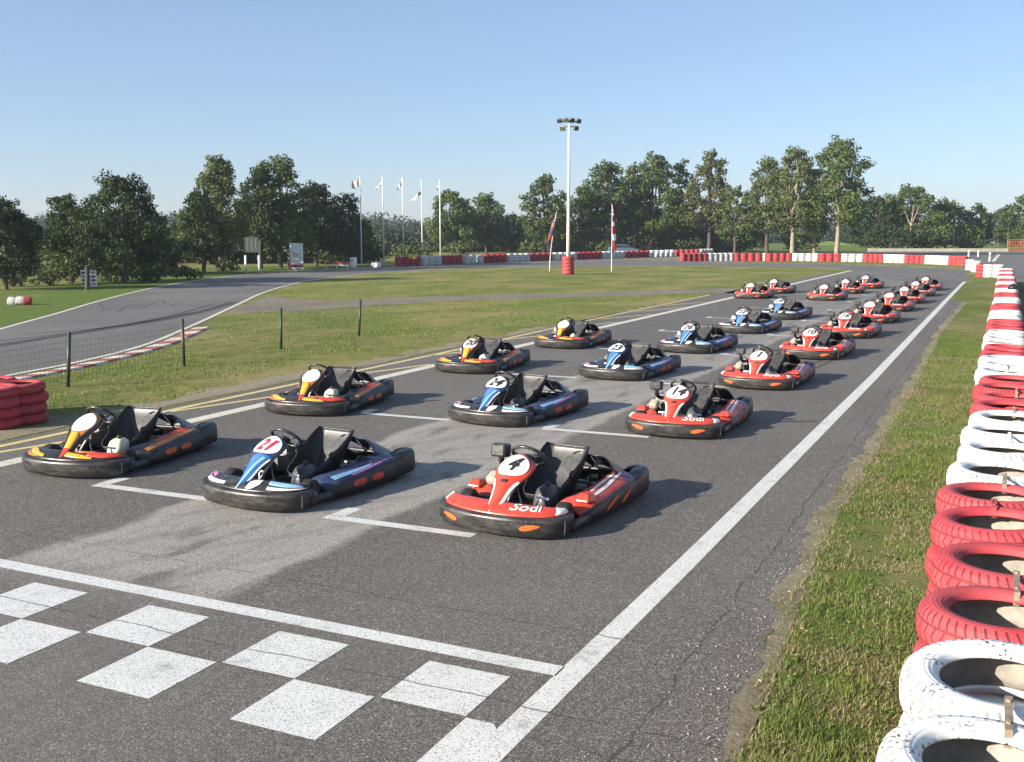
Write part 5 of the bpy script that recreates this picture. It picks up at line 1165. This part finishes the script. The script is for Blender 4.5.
# shrubs along the left bank and behind barriers
def make_bush(u, D, vt, wpx, mat, label, seed, group):
    x_, y_ = AT(u, D); H = ZT(vt, D); W = wpx/1040*D; r2 = np.random.default_rng(seed)
    B = [(r2.uniform(-.5, .5)*W*.7, r2.uniform(-.4, .4)*W*.5, H*r2.uniform(.25, .72), W*.2, W*.2, H*.24) for _ in range(12)]
    vv, T = leaf_arrays(B, 2.6/1040*D, .9, seed); root = empty('bush', (x_, y_, 0)); tag(root, label, 'bush', group)
    o = bpy.data.objects.new('foliage', quad_mesh('foliage', vv, T, mat)); col.objects.link(o); o.parent = root
    q = MB()
    for b in B[::3]: q.tube([(0, 0, -.05), (b[0]*.5, b[1]*.5, b[2]*.5), (b[0], b[1], b[2])], [.04, .03, .015], 5)
    q.build('stem', M['bark_dark'], root)
for i, (u, D, vt, wp, mt, lab) in enumerate(((14, 53, 271, 30, 'shrub_leaves', 'low green bush below the leftmost oak'), (52, 54, 262, 36, 'shrub_leaves', 'olive bush left of the notice board'), (72, 56, 248, 60, 'olive_leaves', 'large olive bush behind the notice board'),
    (112, 56, 258, 34, 'shrub_leaves', 'bright bush just right of the notice board'), (156, 58, 262, 42, 'shrub_leaves', 'bright rounded bush midway between the notice board and the pointed tree'), (190, 62, 264, 34, 'shrub_leaves', 'bright bush left of the pointed tree'),
    (130, 60, 252, 30, 'olive_leaves', 'dull bush behind the broad dark oak'), (228, 70, 258, 26, 'shrub_leaves', 'green bush under the pointed tree'), (372, 100, 247, 40, 'shrub_leaves', 'green bush behind the first two flagpoles'), (412, 105, 243, 44, 'olive_leaves', 'olive bush behind the middle flagpoles'),
    (462, 112, 240, 40, 'shrub_leaves', 'bright bush right of the rightmost flagpole'), (535, 116, 240, 40, 'shrub_leaves', 'bush behind the leaning feather banner'), (590, 120, 236, 44, 'olive_leaves', 'olive bush behind the rear barrier near the mast'), (640, 124, 224, 30, 'golden_leaves', 'golden brown bush behind the rear barrier'),
    (680, 126, 236, 44, 'shrub_leaves', 'green bush left of the yellowish tree foot'), (742, 150, 228, 40, 'oak_leaves', 'green bush between the yellowish tree and right hand group'), (795, 160, 229, 50, 'shrub_leaves', 'green bush among the right hand group trunks'), (888, 170, 222, 50, 'dark_oak_leaves', 'dark bush left of the dead tree'), (925, 172, 221, 46, 'oak_leaves', 'green bush right of the dead tree'), (960, 176, 220, 40, 'shrub_leaves', 'green bush in the far right row'))):
    make_bush(u, D+(24 if 425 < u < 700 else 0), vt, wp, mt, lab, 300+i, 'bushes below the trees')
# dark undergrowth behind the left oaks, and far-off woodland
def mass(name, us, D, vts, wd, mat, label, seed, leafpx=3.2, depth=8, step=14, dens=.6):
    r2 = np.random.default_rng(seed); B = []
    for u in np.arange(us[0], us[1], step):
        vt = np.interp(u, *vts); Dd = D+r2.uniform(0, depth); H = ZT(vt, Dd); x_, y_ = AT(u+r2.normal(0, 3), Dd)
        for k in range(8): s_ = step/1040*D*r2.uniform(.8, 1.35); B.append((x_+r2.normal(0, s_*.5), y_+r2.normal(0, s_*.5), max(s_*.4, (H-s_*.4)*(k+.4)/8*r2.uniform(.88, 1.06)), s_, s_, s_*.8))
    vv, T = leaf_arrays(B, leafpx/1040*D, dens, seed); o = bpy.data.objects.new(name, quad_mesh(name, vv, T, mat)); col.objects.link(o); tag(o, label, 'woodland', kind='stuff')
mass('dark_undergrowth', (-120, 178), 66, ([-120, 120, 178], [226, 228, 236]), 0, 'dark_oak_leaves', 'dense dark undergrowth behind the left oaks and the notice board', 903, 3.6, 5, 9, 1.0)
mass('dark_undergrowth', (160, 372), 94, ([-120, 120, 200, 372], [214, 216, 222, 222]), 0, 'dark_oak_leaves', 'dense dark undergrowth behind the advertising board and score board', 900, 4.0, 8, 9, 1.0)
mass('background_thicket', (350, 745), 160, ([350, 420, 500, 745], [226, 228, 218, 226]), 0, 'far_leaves', 'green thicket behind the flagpoles and middle trees', 901, 2.8, 10, 12, .8)
mass('distant_woodland', (-200, 1250), 330, ([-200, 350, 370, 405, 440, 500, 720, 900, 1250], [214, 216, 213, 219, 226, 224, 221, 224, 222]), 0, 'far_leaves', 'distant hazy woodland along the horizon', 902, 2.6, 30, 9, .8)

# ------------------------------------------------------------------ air
hm = bpy.data.materials.new('haze_air'); hm.use_nodes = True; t = hm.node_tree; t.nodes.clear()
pv = t.nodes.new('ShaderNodeVolumePrincipled'); pv.inputs['Density'].default_value = .00038; pv.inputs['Color'].default_value = (.80, .88, 1, 1); pv.inputs['Anisotropy'].default_value = .3
ou = t.nodes.new('ShaderNodeOutputMaterial'); t.links.new(pv.outputs[0], ou.inputs['Volume'])
q = MB(); q.box((-60, 330, 14), (1500, 900, 30)); o = q.build('haze', hm); tag(o, 'thin pale summer haze over the circuit and woods', 'haze', kind='stuff')
